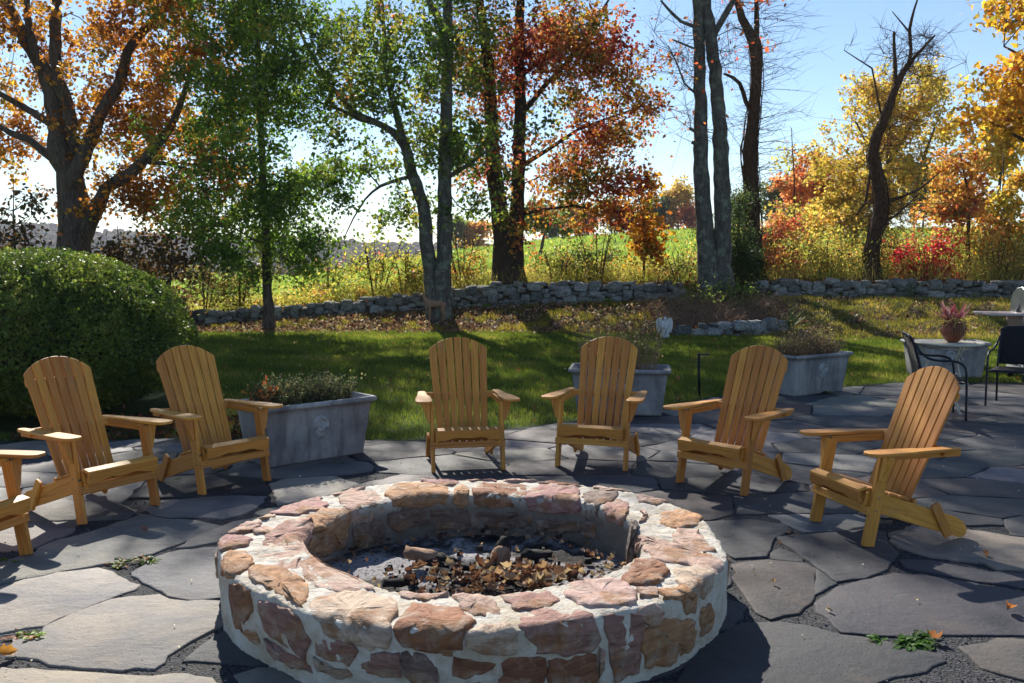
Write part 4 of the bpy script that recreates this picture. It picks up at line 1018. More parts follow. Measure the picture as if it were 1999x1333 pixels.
# 9 golden oak at the right edge
Y = 22.0
t9 = [px_path([(2150, 560, 50), (2140, 300, 40), (2120, 100, 28), (2100, -60, 18), (2080, -200, 8)], Y, rng, .1), px_path([(2140, 260, 16), (2060, 170, 12), (2000, 110, 7), (1960, 90, 3)], Y, rng, .1), px_path([(2142, 320, 14), (2050, 300, 9), (1980, 260, 6), (1930, 240, 3)], Y, rng, .1)]
tree('golden_oak_tree', 'golden yellow oak crown reaching in at the right edge above the grill', 'tree', t9,
     [((11.6, Y, 7.0), (.95, 1.4, 1.3), 50), ((12.3, Y, 5.2), (1.7, 1.5, 1.0), 90), ((11.0, Y, 4.5), (.7, .9, .5), 16), ((12.9, Y, 8.5), (2.2, 2.2, 1.8), 80)],
     10000, .15, [(.42, .27, .03), (.55, .36, .05), (.48, .22, .03), (.20, .21, .04)], [.3, .32, .18, .2], 9, clear=2.5, shape=1, twlen=.5)
def sapling(px, base_y, top_y, Y, w, ells, n, ls, pal, wts, seed, label, group=None, name='sapling', cat='sapling', bark='bark', **kw):
    """ells in picture units: (px, py, half-width, half-height, count) at depth Y"""
    r = np.random.default_rng(seed + 500); k = Y / 1888
    T = px_path([(px, base_y, w), (px + r.normal(0, 3), (base_y * 2 + top_y) / 3, w * .8), (px + r.normal(0, 5), (base_y + top_y * 2) / 3, w * .55), (px + r.normal(0, 6), top_y, w * .25)], Y, r, .03)
    T[0, 2] = min(T[0, 2], float(gz(T[0, 0], Y)) + .05)
    E = []
    for (a, b, rx, ry, c) in ells:
        q = atY(a, b, Y); E.append(((q[0], Y, q[2]), (rx * k, rx * k * .9, ry * k), c))
    kw.setdefault('clear', T[1, 2]); kw.setdefault('twlen', .3); kw.setdefault('maxlimb', .02); kw.setdefault('twig_r', .003)
    return tree(name, label, cat, [T], E, n, ls, pal, wts, seed, group, bark, flare=False, **kw)
OY = [(.50, .22, .03), (.58, .33, .05), (.45, .14, .03), (.25, .22, .04)]
sapling(1257, 548, 370, 23.7, 6, [(1257, 440, 55, 30, 22), (1236, 492, 48, 18, 14), (1262, 382, 30, 28, 12)], 1700, .12, [(.38, .17, .02), (.46, .25, .03), (.32, .11, .02), (.20, .18, .03)], [.32, .28, .2, .2], 21, 'small maple with big orange gold leaves above the wall, between red oak and twin maple', shape=1)
sapling(1890, 548, 300, 25.5, 9, [(1890, 430, 62, 60, 50), (1885, 350, 42, 45, 30)], 3800, .12, [(.42, .19, .05), (.46, .29, .07), (.40, .13, .05), (.26, .23, .06)], [.34, .28, .2, .18], 22, 'orange leafed young tree standing right of the red shrub', bark='bark_vine')
sapling(1968, 560, 300, 26.5, 8, [(1968, 400, 40, 70, 50), (1950, 500, 40, 45, 26)], 4600, .12, [(.42, .33, .06), (.50, .30, .05), (.30, .27, .06)], [.4, .3, .3], 23, 'young yellow tree at the right edge behind the grill', bark='bark_gray')
sapling(1948, 560, 150, 30.0, 9, [(1950, 250, 48, 90, 60), (1930, 330, 36, 36, 20)], 5200, .14, [(.50, .36, .07), (.56, .40, .09), (.45, .27, .06)], [.4, .35, .25], 24, 'tall yellow tree with thin bare stems below, at far right', bark='bark_gray')
sapling(1590, 540, 310, 40, 10, [(1590, 360, 52, 50, 60), (1560, 420, 40, 40, 30), (1630, 330, 40, 30, 24)], 7000, .16, [(.55, .20, .09), (.52, .26, .12), (.48, .14, .07), (.42, .30, .10)], [.35, .25, .2, .2], 25, 'salmon orange maple in the field left of the yellow tree')
sapling(1640, 545, 350, 34, 8, [(1650, 430, 55, 60, 60), (1690, 370, 40, 40, 26)], 7000, .14, [(.42, .36, .08), (.50, .38, .09), (.34, .32, .07)], [.4, .35, .25], 26, 'pale yellow bushy tree between the salmon maple and dead tree')
sapling(1738, 546, 150, 24.0, 5, [(1738, 330, 6, 90, 6)], 0, .1, RED, [1, 1, 1], 27, 'thin bare pole sapling standing just left of the dead tree, right of the vines') if False else None
sapling(1550, 545, 250, 26.0, 5, [(1550, 420, 26, 60, 14), (1552, 320, 12, 40, 6)], 700, .09, [(.42, .36, .09), (.5, .2, .1)], [.7, .3], 28, 'thin tall sapling with sparse yellow leaves right of the vine tree', bark='bark_vine')
sapling(1510, 545, 440, 25.2, 5, [(1512, 490, 26, 40, 26), (1530, 450, 20, 18, 9)], 2300, .10, [(.50, .12, .07), (.52, .22, .10), (.44, .3, .08)], [.45, .35, .2], 29, 'coral red and orange sapling at the wall right of the vine tree')
sapling(1440, 590, 380, 23.4, 10, [(1442, 500, 26, 85, 90), (1450, 570, 40, 34, 36), (1436, 420, 14, 40, 24)], 15000, .05, [(.030, .055, .020), (.045, .075, .028), (.08, .10, .03)], [.4, .4, .2], 30, 'dark green cedar growing between the twin maple and the vine tree', name='cedar_tree', cat='tree', bark='bark_vine', twlen=.22)
sapling(1060, 545, 400, 50, 9, [(1065, 430, 55, 36, 40)], 3600, .2, [(.09, .13, .04), (.16, .18, .05), (.34, .24, .06)], [.4, .4, .2], 31, 'green round tree at the field edge behind the red oak')
# shrubs along the wall
SH = [(640, 575, 490, 24.5, 38, 'yellow green shrub behind the low wall, right of the slender green tree', [(.34, .34, .07), (.24, .27, .05), (.48, .24, .06)]),
      (735, 565, 440, 24.0, 42, 'tall leafy shrub with yellow green and red tinted leaves left of the deer', [(.20, .24, .05), (.36, .34, .07), (.5, .18, .08)]),
      (790, 560, 470, 23.6, 34, 'bushy yellow shrub directly behind the deer statue', [(.38, .32, .06), (.26, .28, .06), (.45, .2, .06)]),
      (905, 552, 430, 24.3, 34, 'mixed green and rust shrub between the twin oak and the red oak', [(.14, .17, .04), (.38, .22, .05), (.42, .30, .06)]),
      (1085, 548, 470, 24.0, 36, 'loose olive shrub on the wall right of the red oak', [(.14, .17, .04), (.26, .26, .06), (.34, .2, .06)]),
      (1165, 548, 420, 24.0, 40, 'dark green and russet shrub overhanging the wall below red leaves', [(.07, .11, .028), (.16, .17, .04), (.36, .16, .05)]),
      (1330, 560, 470, 23.6, 38, 'pale green shrub against the left foot of the twin maple', [(.16, .2, .05), (.26, .28, .07), (.44, .2, .08)]),
      (1620, 548, 470, 25.0, 44, 'yellow shrub behind the right wall, left of the dead tree', [(.40, .34, .08), (.28, .28, .07), (.46, .2, .08)]),
      (1760, 548, 470, 25.0, 36, 'yellow green shrub right of the dead tree trunk', [(.34, .33, .08), (.24, .26, .07), (.42, .26, .08)]),
      (1812, 548, 475, 24.4, 38, 'bright crimson shrub behind the wall, below the orange young tree', [(.42, .02, .03), (.36, .03, .05), (.5, .06, .06)]),
      (1945, 552, 470, 24.6, 44, 'brown and yellow thicket at right edge behind the wall', [(.36, .28, .08), (.26, .22, .07), (.42, .2, .08)]),
      (470, 585, 500, 23.0, 34, 'dry brown shrub behind the low wall, left of the slender green tree', [(.2, .18, .06), (.16, .18, .04), (.28, .2, .07)]),
      (400, 590, 510, 22.6, 32, 'brownish green shrub at left end of the wall beside the hedge', [(.14, .13, .04), (.2, .16, .06), (.12, .15, .04)]),
      (1415, 610, 560, 21.6, 30, 'green vine shrub hugging the base of the twin maple trunks', [(.10, .16, .035), (.18, .24, .05), (.05, .09, .03)])]
for i, (a, b, tp, Y, hw, lab, pal) in enumerate(SH):
    if a < 1400 and a > 600: tp = tp + (b - tp) * .22
    r = np.random.default_rng(900 + i); T = []
    for s in range(5):
        dx = r.normal(0, hw * .45); T.append(px_path([(a + dx * .4, b + 12, 3.0), (a + dx * .9, (b + tp) / 2, 2.2), (a + dx * 1.6, tp, 1.2)], Y + r.normal(0, .15), r, .05))
    k = Y / 1888; c = atY(a, (b + tp) / 2 + 6, Y)
    red = 'crimson' in lab
    tree('shrub', lab, 'shrub', T, [((c[0], Y, c[2]), (hw * k, hw * k * .9, (b - tp) / 2 * k), 46)], 3000 if red else 1500, .085 if red else .07, pal, [.4, .35, .25], 60 + i, 'shrubs along the stone wall',
         'bark_vine', clear=gz(c[0], Y) + .2, twlen=.28, twn=5, maxlimb=.01, twig_r=.003, flare=False, nsc=.7)
# dark twiggy saplings over the hedge
for i, (a, b, tp, Y, lab) in enumerate([(234, 560, 440, 21.0, 'sparse sapling with dark leaves over the hedge, right of the big oak trunk'), (338, 600, 450, 20.5, 'thin dark sapling standing at the right shoulder of the hedge'),
                                        (290, 580, 470, 22.0, 'low twiggy sapling between the two saplings over the hedge'), (30, 560, 350, 19.0, 'dark leafed drooping sapling at the left edge above the hedge')]):
    sapling(a, b, tp, Y, 5, [(a, (b + tp * 2) / 3, 44, 50, 30), (a + 5, b - 30, 40, 30, 14)], 900, .10, [(.05, .05, .02), (.10, .06, .03), (.18, .10, .03)], [.4, .35, .25], 40 + i, lab, 'saplings behind the hedge', bark='bark_dark', twn=5, bare=.3)
# small trees on the far ridge
RG = [(890, 488, 56, 40, 'g'), (930, 484, 44, 36, 'o'), (1085, 470, 50, 40, 'g'), (1120, 466, 60, 34, 'o'), (1150, 466, 46, 34, 'r'), (1195, 462, 66, 34, 'g'), (1225, 460, 50, 28, 'y'), (1285, 456, 70, 34, 'd'), (1325, 453, 112, 36, 'y'), (1300, 455, 50, 24, 'o'), (1350, 452, 46, 26, 'r'), (1450, 450, 66, 34, 'g'), (1520, 450, 84, 40, 'd'), (1545, 450, 104, 40, 'g'), (1600, 450, 96, 44, 'o'), (1800, 455, 130, 44, 'd'), (1845, 455, 100, 40, 'g')]
RP = {'g': [(.10, .13, .04), (.15, .16, .05)], 'o': [(.46, .20, .07), (.50, .28, .09)], 'r': [(.46, .14, .09), (.5, .2, .12)], 'y': [(.46, .34, .10), (.52, .36, .12)], 'd': [(.05, .075, .035), (.08, .10, .04)]}
RN = {'g': 'olive green', 'o': 'orange', 'r': 'reddish', 'y': 'golden yellow', 'd': 'dark green'}
RPOS = ['left of the twin oak trunks', 'between twin oak and red oak', 'just right of the red oak trunk', 'under the red oak boughs', 'near the red boughs', 'behind the russet shrub', 'above the small orange maple', 'left of the tall yellow one', 'tallest left of the twin maple', 'short, beside the tall yellow one', 'touching the left maple trunk', 'between twin maple and vine tree', 'right of the vine tree', 'behind the thin tall sapling', 'behind the salmon maple', 'behind the yellow tree', 'left of the orange young tree']
for i, (a, b, h, w, c) in enumerate(RG):
    Y = 108 if a < 1500 else 70
    sapling(a, b + 3, b - h * .85, Y, 4, [(a, b - h * .62, w * .62, h * .38, 46)], 2600, .34 if Y > 100 else .26, RP[c], [.5, .5], 80 + i, f'small {RN[c]} tree on the far field edge, {RPOS[i]}', 'trees along the far field edge', name='field_edge_tree', cat='tree', twn=5, twlen=.9, maxlimb=.08, step=.8, twig_r=.012, rtip=.015, spread=.8)
# ------------------------------------------------------------------ round boxwood hedge
rng = np.random.default_rng(31)
HC = np.array([-5.0, 10.15, .62]); HR = np.array([1.54, 1.66, 1.02])
hedge = tag(empty('boxwood_hedge', (HC[0], HC[1], 0)), 'huge rounded clipped boxwood hedge behind the two left chairs', 'hedge')
def hshape(d):
    """unit directions -> surface radius scale, lumpy"""
    th = np.arctan2(d[:, 1], d[:, 0]); return 1 + .035 * fbm(th * 1.5, d[:, 2] * 1.5, .9, 2, 3) + .02 * fbm(th * 3, d[:, 2] * 3, .5, 4, 2)
def hpts(n, lo, hi):
    d = rng.normal(0, 1, (n, 3)); d /= np.linalg.norm(d, axis=1, keepdims=True)
    q = np.sign(d) * np.abs(d) ** .92; q /= np.linalg.norm(q, axis=1, keepdims=True) ** .9
    r = hshape(d) * rng.uniform(lo, hi, n)
    P = q * HR * r[:, None]; P[:, 2] = np.where(P[:, 2] < 0, P[:, 2] * .62, P[:, 2])
    return P + np.array([0, 0, HC[2]]), d
bm = bmesh.new(); bmesh.ops.create_icosphere(bm, subdivisions=4, radius=1); dv = np.array([v.co[:] for v in bm.verts]); F = np.array([[v.index for v in f.verts] for f in bm.faces]); bm.free()
q = np.sign(dv) * np.abs(dv) ** .92; q /= np.linalg.norm(q, axis=1, keepdims=True) ** .9
V = q * HR * hshape(dv)[:, None] * .93; V[:, 2] = np.where(V[:, 2] < 0, V[:, 2] * .62, V[:, 2]) + HC[2]
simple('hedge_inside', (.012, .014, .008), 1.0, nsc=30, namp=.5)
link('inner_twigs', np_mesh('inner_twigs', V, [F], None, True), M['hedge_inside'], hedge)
P, d = hpts(190000, .945, 1.03)
c = palette([(.06, .10, .018), (.11, .155, .026), (.20, .24, .045), (.30, .26, .07)], [.36, .36, .23, .05], len(P), rng, P, .8, 3)
keep = (d[:, 1] < .62) & (P[:, 2] > -.02); P, c = P[keep], c[keep]
la = Acc(); leaves(la, P, .031, c, rng, .3, -.2); tag(la.build('foliage', M['boxleaf'], hedge), kind='stuff')
n = 900; P, d = hpts(n, .97, 1.0); P2 = P + d * rng.uniform(.04, .13, (n, 1)) + rng.normal(0, .03, (n, 3)); ac = Acc(); tubes(ac, np.stack([P, P2], 1), np.tile([.003, .001], (n, 1)), 3, cap=False); ac.build('shoots', M['twig'], hedge)
# mulch under the hedge
n = 2600; x = rng.uniform(-4.4, -2.2, n); y = rng.uniform(8.3, 9.6, n); ok = ~in_poly(PATIO, x, y); x, y = x[ok], y[ok]; n = len(x)
la = Acc(); leaves(la, np.stack([x, y, rng.uniform(0, .03, n)], -1), .045, palette([(.09, .03, .02), (.14, .05, .03), (.05, .025, .018)], [1, 1, 1], n, rng), rng)
tag(la.build('mulch', M['dryleaf']), 'dark red bark mulch under the hedge edge', 'mulch', None, 'stuff')

# ------------------------------------------------------------------ grass, leaf litter, meadow growth
def blades(name, x, y, h, w, pal, wts, rng, label, cat, lean=.35, mat_='grassblade', nsc=2.5, z=None):
    n = len(x); z = gz(x, y) - .01 if z is None else z; a = rng.uniform(0, 2 * math.pi, n); b = rng.uniform(0, 2 * math.pi, n)
    hh = h * rng.uniform(.55, 1.3, n); B = np.stack([x, y, z], -1); U = np.stack([np.cos(a), np.sin(a), 0 * a], -1) * (np.broadcast_to(np.asarray(w, float), (n,))[:, None] / 2)
    ln = lean * rng.uniform(.2, 1.4, n) * hh; T = B + np.stack([np.cos(b) * ln, np.sin(b) * ln, hh], -1)
    V = np.stack([B - U, B + U, T], 1).reshape(-1, 3); F = np.arange(3 * n).reshape(n, 3)
    C = np.repeat(palette(pal, wts, n, rng, B[:, [0, 1, 1]] * np.array([1, 1, 1]), nsc, 7, .2), 3, 0)
    return tag(link(name, np_mesh(name, V, [F], C), M[mat_]), label, cat, None, 'stuff')
rng = np.random.default_rng(41)
n = 420000; y = 7.6 + 13 * rng.random(n) ** .8; x = rng.uniform(-1, 1, n) * (y * .54 + .6)
ok = ~in_poly(PATIO, x + rng.normal(0, .04, n), y - .05 + .05 * fbm(x, y, .5, 3, 3) - np.abs(rng.normal(0, .04, n))) & (y < ys(x) + .25) & (((x - HC[0]) / 1.6) ** 2 + ((y - HC[1]) / 1.6) ** 2 > 1); x, y = x[ok], y[ok]
GP = [(.058, .088, .014), (.095, .13, .020), (.145, .17, .028), (.22, .20, .05), (.34, .27, .11)]
blades('grass', x, y, .045 + .0018 * np.maximum(0, y - 10), .006 + .0006 * (y - 8), GP, [.3, .32, .22, .11, .05], rng, 'short green lawn grass between patio and stone wall', 'grass')
# ragged edge and bank growth
n = 90000; x = rng.uniform(-8.5, 13, n); t = rng.random(n); y = ys(x) * (1 - t) + yw(x) * t
gr = fbm(x, y, 1.1, 17, 3) + np.interp(x, [-7, -3, 1, 3, 5, 12], [-.5, -.45, -.1, -.1, .25, .3]) + .3 * (.35 - t); ok = gr > -.05; x, y = x[ok], y[ok]
blades('bank_grass', x, y, .075, .013, [(.07, .09, .015), (.16, .15, .025), (.30, .24, .05), (.36, .27, .10)], [.25, .3, .28, .17], rng, 'mossy tufted grass on the bank below the wall', 'grass', .6)
n = 30000; x = rng.uniform(-8.5, 13, n); t = rng.uniform(-.15, 1.1, n); y = ys(x) * (1 - t) + yw(x) * t
ok = (fbm(x, y, 1.1, 17, 3) + np.interp(x, [-7, -3, 1, 3, 5, 12], [-.6, -.5, -.15, -.05, .3, .4]) < .05) & (rng.random(n) < np.where(t < 0, .25, 1)); x, y = x[ok], y[ok]
P = np.stack([x, y, gz(x, y) + rng.uniform(0, .03, len(x))], -1)
la = Acc(); leaves(la, P, .062, palette([(.17, .09, .055), (.27, .17, .10), (.10, .05, .035), (.40, .31, .22)], [.35, .3, .2, .15], len(x), rng), rng, .35, 0, 1)
tag(la.build('leaf_litter', M['dryleaf']), 'brown fallen leaves lying along the bank and wall foot', 'fallen leaves', None, 'stuff')
n = 700; y = 8.5 + 11.5 * rng.random(n) ** .7; x = rng.uniform(-1, 1, n) * y * .53; ok = ~in_poly(PATIO, x, y); x, y = x[ok], y[ok]
la = Acc(); leaves(la, np.stack([x, y, np.full(len(x), .035)], -1), .05, palette([(.32, .20, .08), (.42, .32, .16), (.25, .11, .05)], [1, 1, 1], len(x), rng), rng, .3)
tag(la.build('lawn_leaves', M['dryleaf']), 'small dry leaves scattered over the lawn', 'fallen leaves', None, 'stuff')
# leaves on top of and behind the walls
n = 6000; x = rng.uniform(-7, 13, n); y = yw(x) + rng.uniform(.15, .9, n); la = Acc()
leaves(la, np.stack([x, y, np.maximum(gz(x, y), 0) + rng.uniform(0, .06, n)], -1), .07, palette([(.22, .08, .04), (.33, .17, .08), (.13, .05, .03)], [1, 1, 1], n, rng), rng)
tag(la.build('wall_leaves', M['dryleaf']), 'russet leaves drifted behind and over the wall', 'fallen leaves', None, 'stuff')
# tall meadow growth
n = 38000; y = 23.2 + 14 * rng.random(n) ** 1.5; x = rng.uniform(-1, 1, n) * (y * .54 + .5); ok = y > yw(x) + .5; x, y = x[ok], y[ok]
blades('meadow_growth', x, y, np.interp(x, [-6, 0, 4, 8], [.34, .4, .4, .5]) * np.interp(y, [23, 30, 37], [1.1, .7, .4]), .018, [(.20, .24, .05), (.30, .28, .07), (.42, .34, .12), (.34, .20, .08)], [.34, .28, .24, .14], rng, 'tall dry grass and weeds along the meadow edge', 'grass', .8, nsc=3.5)
n = 60000; y = 30 + 80 * rng.random(n) ** 1.3; x = rng.uniform(-1, 1, n) * (y * .55)
blades('meadow_grass', x, y, .16 + .001 * y, .03 + .0012 * y, [(.17, .26, .045), (.24, .32, .06), (.34, .34, .12)], [.45, .35, .2], rng, 'bright green meadow grass on the field beyond the wall', 'grass', .35, nsc=20)
# undergrowth of small leaved brambles behind the wall, and a thicker strip to the right
n = 1250; x = np.concatenate([rng.uniform(-7, 4, 550), rng.uniform(4.5, 15, 700)]); y = yw(x) + rng.uniform(.7, 3.2, n); hh = np.where(x > 4.5, rng.uniform(.4, 1.4, n), rng.uniform(.15, .55, n)) * np.interp(x, [-7, -2, 4, 6], [.7, 1, 1, 1])
B = np.stack([x, y, gz(x, y)], -1); T = B + np.stack([rng.normal(0, .25, n) * hh, rng.normal(0, .2, n), hh], -1); Mi = (B + T) / 2 + rng.normal(0, .05, (n, 3))
ac = Acc(); tubes(ac, np.stack([B, Mi, T], 1), np.tile([.007, .005, .002], (n, 1)), 3, cap=False); tag(ac.build('bramble_stems', M['twig']), 'thin upright stems of undergrowth behind the wall', 'undergrowth', None, 'stuff')
k = 34; ii = np.repeat(np.arange(n), k); t = rng.uniform(.25, 1.05, (n * k, 1)); P = B[ii] * (1 - t) + T[ii] * t + rng.normal(0, .10, (n * k, 3))
la = Acc(); leaves(la, P, .06, palette([(.16, .19, .04), (.28, .27, .06), (.42, .33, .08), (.46, .20, .07), (.10, .07, .04)], [.25, .28, .22, .13, .12], len(P), rng, P, 1.5, 31), rng, .3)
tag(la.build('undergrowth', M['leaf']), 'yellow green brambles and weeds growing behind the wall', 'undergrowth', None, 'stuff')
# brush heap in the bed under the twin maple
n = 1500; x = rng.normal(4.45, .75, n).clip(3.1, 5.9); y = 19.9 + rng.random(n) * 2.0; L = rng.uniform(.25, .8, n); a = rng.uniform(0, 6.28, n); e = rng.uniform(.0, .9, n)
B = np.stack([x, y, gz(x, y) + rng.uniform(.0, .15, n)], -1); D = np.stack([np.cos(a) * np.cos(e), np.sin(a) * .4 * np.cos(e), np.sin(e)], -1) * L[:, None]
Mi = B + D * .55 + rng.normal(0, .05, (n, 3)); T = B + D + rng.normal(0, .05, (n, 3)); T[:, 2] -= L * .15
ac = Acc(); tubes(ac, np.stack([B, Mi, T], 1), np.tile([.0055, .004, .0015], (n, 1)), 3, col=None, cap=False); simple('dry_cane', (.22, .14, .085), .8)
tag(ac.build('brush', M['dry_cane']), 'tangle of dry brown canes in the bed behind the rock border', 'brush', None, 'stuff')
n = 3000; x = rng.normal(4.5, .8, n).clip(3.1, 6.0); y = 19.7 + rng.random(n) * 2.2; la = Acc()
leaves(la, np.stack([x, y, gz(x, y) + rng.uniform(0, .12, n)], -1), .07, palette([(.16, .06, .035), (.28, .13, .07), (.08, .04, .025)], [1, 1, 1], n, rng), rng)
tag(la.build('bed_leaves', M['dryleaf']), 'dark russet leaves in the bed under the twin maple', 'fallen leaves', None, 'stuff')
# yuccas
def yucca(px, py, Y, n, L, label, w=.03, colr=((.10, .17, .04), (.18, .24, .06), (.06, .11, .03))):
    q = atY(px, py, Y); g = float(gz(q[0], Y)); root = tag(empty('yucca_plant', (q[0], Y, g)), label, 'plant', None)
    r = np.random.default_rng(int(px)); t = np.linspace(0, 1, 6)
    for i in range(n):
        a = r.uniform(0, 6.28); e = r.uniform(.25, 1.45); l = L * r.uniform(.7, 1.15); d = np.array([math.cos(a) * math.cos(e), math.sin(a) * math.cos(e), math.sin(e)])
        P = d[None] * l * t[:, None] + np.array([0, 0, -.25 * l])[None] * (t[:, None] ** 2.2) * (1.3 - e * .8) + [0, 0, .02]; s = np.cross(d, [0, 0, 1]); s /= np.linalg.norm(s)
        ww = w / 2 * np.sin(math.pi * (.15 + .85 * (1 - t)) * .9).clip(.05) ; ac = Acc()
        V = np.stack([P - s * ww[:, None], P + [0, 0, -w * .15], P + s * ww[:, None]], 1).reshape(-1, 3); k = np.arange(18).reshape(6, 3)
        ac.add(V, np.concatenate([np.stack([k[:-1, 0], k[:-1, 1], k[1:, 1], k[1:, 0]], 1), np.stack([k[:-1, 1], k[:-1, 2], k[1:, 2], k[1:, 1]], 1)]), col=np.array(colr[r.integers(3)]))
        ac.build('leaf', M['grassblade'], root)
yucca(1545, 628, 19.6, 46, .42, 'spiky green yucca at the right end of the rock border')
yucca(1778, 580, 22.9, 30, .42, 'blue green yucca growing out of the stone wall above the potted plant', colr=((.10, .14, .08), (.14, .18, .11), (.06, .09, .05)))

# ------------------------------------------------------------------ folding wooden garden chairs
def board(name, pts, th, mtx, parent, bev=.003, seg=1, m='wood'):
    me = extrude_poly(pts, th, bev, seg); me.name = name; o = link(name, me, M[m], parent); o.matrix_local = mtx; return o
def frame(origin, xax, zax):
    """local X along xax, local Z near zax"""
    x = Vector(xax).normalized(); z = Vector(zax); z = (z - x * z.dot(x)).normalized(); y = z.cross(x)
    m = Matrix((x, y, z)).transposed().to_4x4(); m.translation = Vector(origin); return m
def rect(L, W, r=.0):
    if r <= 0: return [(-L / 2, -W / 2), (L / 2, -W / 2), (L / 2, W / 2), (-L / 2, W / 2)]
    out = []
    for cx, cy, a0 in ((L / 2 - r, -W / 2 + r, -90), (L / 2 - r, W / 2 - r, 0), (-L / 2 + r, W / 2 - r, 90), (-L / 2 + r, -W / 2 + r, 180)):
        for k in range(5): a = math.radians(a0 + k * 22.5); out.append((cx + r * math.cos(a), cy + r * math.sin(a)))
    return out
def make_chair(label):
    c = tag(empty('adirondack_chair'), label, 'chair', 'wooden chairs round the fire pit')
    W = .262
    legd = Vector((0, .095, .505)).normalized()
    for s in (-1, 1):
        L = .512
        board('leg', [(0, -.037), (L, -.037), (L, .037), (0, .037)], .026, frame((s * W, 0, 0.0), legd, (1, 0, 0)), c)
        # triangular corbel on the outer side of the leg, under the arm
        top = Vector((s * (W + .014), .086, .512))
        board('corbel', [(0, 0), (.0, .058), (.02, .060), (.150, .018), (.150, 0)] if s > 0 else [(0, 0), (.150, 0), (.150, -.018), (.02, -.060), (0, -.058)], .034,
              frame(top, (-legd[0], -legd[1], -legd[2]), (0, -1, .2)) if s > 0 else frame(top, (-legd[0], -legd[1], -legd[2]), (0, -1, .2)), c, .004)
        # arm: paddle, neck and rounded back end; local X runs from front to back
        outl = [(0, .020), (.006, .040), (.022, .056), (.045, .062), (.10, .064), (.20, .062), (.27, .056), (.33, .046), (.42, .040), (.52, .036), (.585, .032), (.608, .020), (.614, 0),
                (.608, -.018), (.585, -.028), (.50, -.032), (.42, -.035), (.355, -.036), (.335, -.044), (.315, -.050), (.25, -.056), (.12, -.060), (.045, -.060), (.020, -.052), (.006, -.038), (0, -.018)]
        if s > 0: outl = [(x, -y) for x, y in outl][::-1]
        f = Vector((s * .330, -.066, .532)); b = Vector((s * .292, .548, .526)); m = frame(f, b - f, (0, 0, 1))
        board('arm', outl, .020, m, c, .006, 2)
        board('arm_rail', [(0, -.020), (.475, -.020), (.475, .020), (0, .020)], .024, frame((s * (W + .002), .095, .498), (0, 1, .0), (1, 0, 0)), c)
        # long side rail that becomes the rear foot
        st = [(0, .052), (.60, .056), (.655, .042), (.69, .014), (.698, -.016), (.688, -.040), (.66, -.050), (.45, -.056), (0, -.056), (-.01, -.02), (-.01, .02)]
        d = Vector((0, .655, -.222)).normalized(); board('side_rail', st, .022, frame((s * .234, -.002, .262), d, (s, 0, 0)) if s > 0 else frame((s * .234, -.002, .262), d, (1, 0, 0)), c)
        d2 = Vector((0, .10, -.19)).normalized(); a = Vector((s * .257, .43, .200)); board('folding_strut', rect(.215, .056, .012), .020, frame(a + d2 * .095, d2, (1, 0, 0)), c)
    board('front_rail', rect(.555, .048), .020, frame((0, -.008, .205), (1, 0, 0), (0, -1, .18)), c)
    # scalloped apron
    n = 28; sm = lambda v: (lambda t: t * t * (3 - 2 * t))(min(1, max(0, v)))
    wv = lambda t: sm((t - .12) / .2) * sm((.88 - t) / .2) - .30 * math.exp(-((t - .5) / .10) ** 2)
    ap = [(.246, .030), (-.246, .030)] + [(-.246 + .492 * k / n, -.036 + .020 * wv(k / n)) for k in range(n + 1)]
    board('apron', ap, .018, frame((0, -.046, .280), (1, 0, 0), (0, -1, -.12)), c, .002)
    P0 = Vector((0, -.036, .325)); dd = Vector((0, .44, -.125)).normalized(); nn = Vector((0, .125, .44)).normalized()
    board('seat_slat', rect(.494, .058), .018, frame((0, -.028, .318), (1, 0, 0), (0, -.25, 1)), c, .003)
    for k in range(4):
        q = P0 + dd * (.075 + .069 * k); board('seat_slat', rect(.492, .060), .017, frame(q + nn * .004, (1, 0, 0), nn), c, .003)
    # fan back
    B0 = Vector((0, .285, .165)); bd = Vector((0, .335, .785)).normalized(); bn = Vector((0, -bd[2], bd[1])); Lb = .855
    wb, wt, gap = .388, .474, .0095
    def xe(i, v): f = v / Lb; w_ = wb + (wt - wb) * f; return -w_ / 2 + w_ * i / 7
    R = .315; tops = lambda u: Lb - R + math.sqrt(max(0, R * R - u * u)) if abs(u) < R else Lb - R
    for i in range(7):
        pts = []
        lo = [(0.0, xe(i, 0) + gap / 2), (0.0, xe(i + 1, 0) - gap / 2)]
        ul, ur = xe(i, Lb) + gap / 2, xe(i + 1, Lb) - gap / 2
        pr = [];
        for k in range(6):
            u = ur + (ul - ur) * k / 5; pr.append((tops(u), u * (1 if True else 1)))
        poly = lo + pr
        cx = (lo[0][1] + lo[1][1]) / 2; poly = [(x, y - cx) for x, y in poly]
        m = frame(B0 + Vector((cx, 0, 0)), bd, bn); # local y = z x x
        yax = m.to_3x3() @ Vector((0, 1, 0)); sgn = 1 if yax.x > 0 else -1
        poly = [(x, sgn * y) for x, y in poly]
        if sgn < 0: poly = poly[::-1]
        board('back_slat', poly, .015, m, c, .0025)
    for v, L, w_ in ((.70, .45, .045), (.385, .60, .05), (.05, .44, .06)):
        board('back_crossbar', rect(L, w_), .020, frame(B0 + bd * v - bn * .020, (1, 0, 0), bn), c)
    ac = Acc()
    for i in range(7):
        for v in (.70, .385, .05):
            u = (xe(i, v) + xe(i + 1, v)) / 2
            for o_ in (-.011, .012):
                p = B0 + bd * (v + .4 * o_) + Vector((u + o_, 0, 0)) + bn * .0078
                r_ = .0030; s1 = Vector((1, 0, 0)) * r_; s2 = bd * r_; V = [p + s1 * math.cos(a) + s2 * math.sin(a) for a in [k * math.pi / 3 for k in range(6)]] + [p + bn * .0012]
                ac.add([tuple(q) for q in V], np.array([[k, (k + 1) % 6, 6] for k in range(6)]))
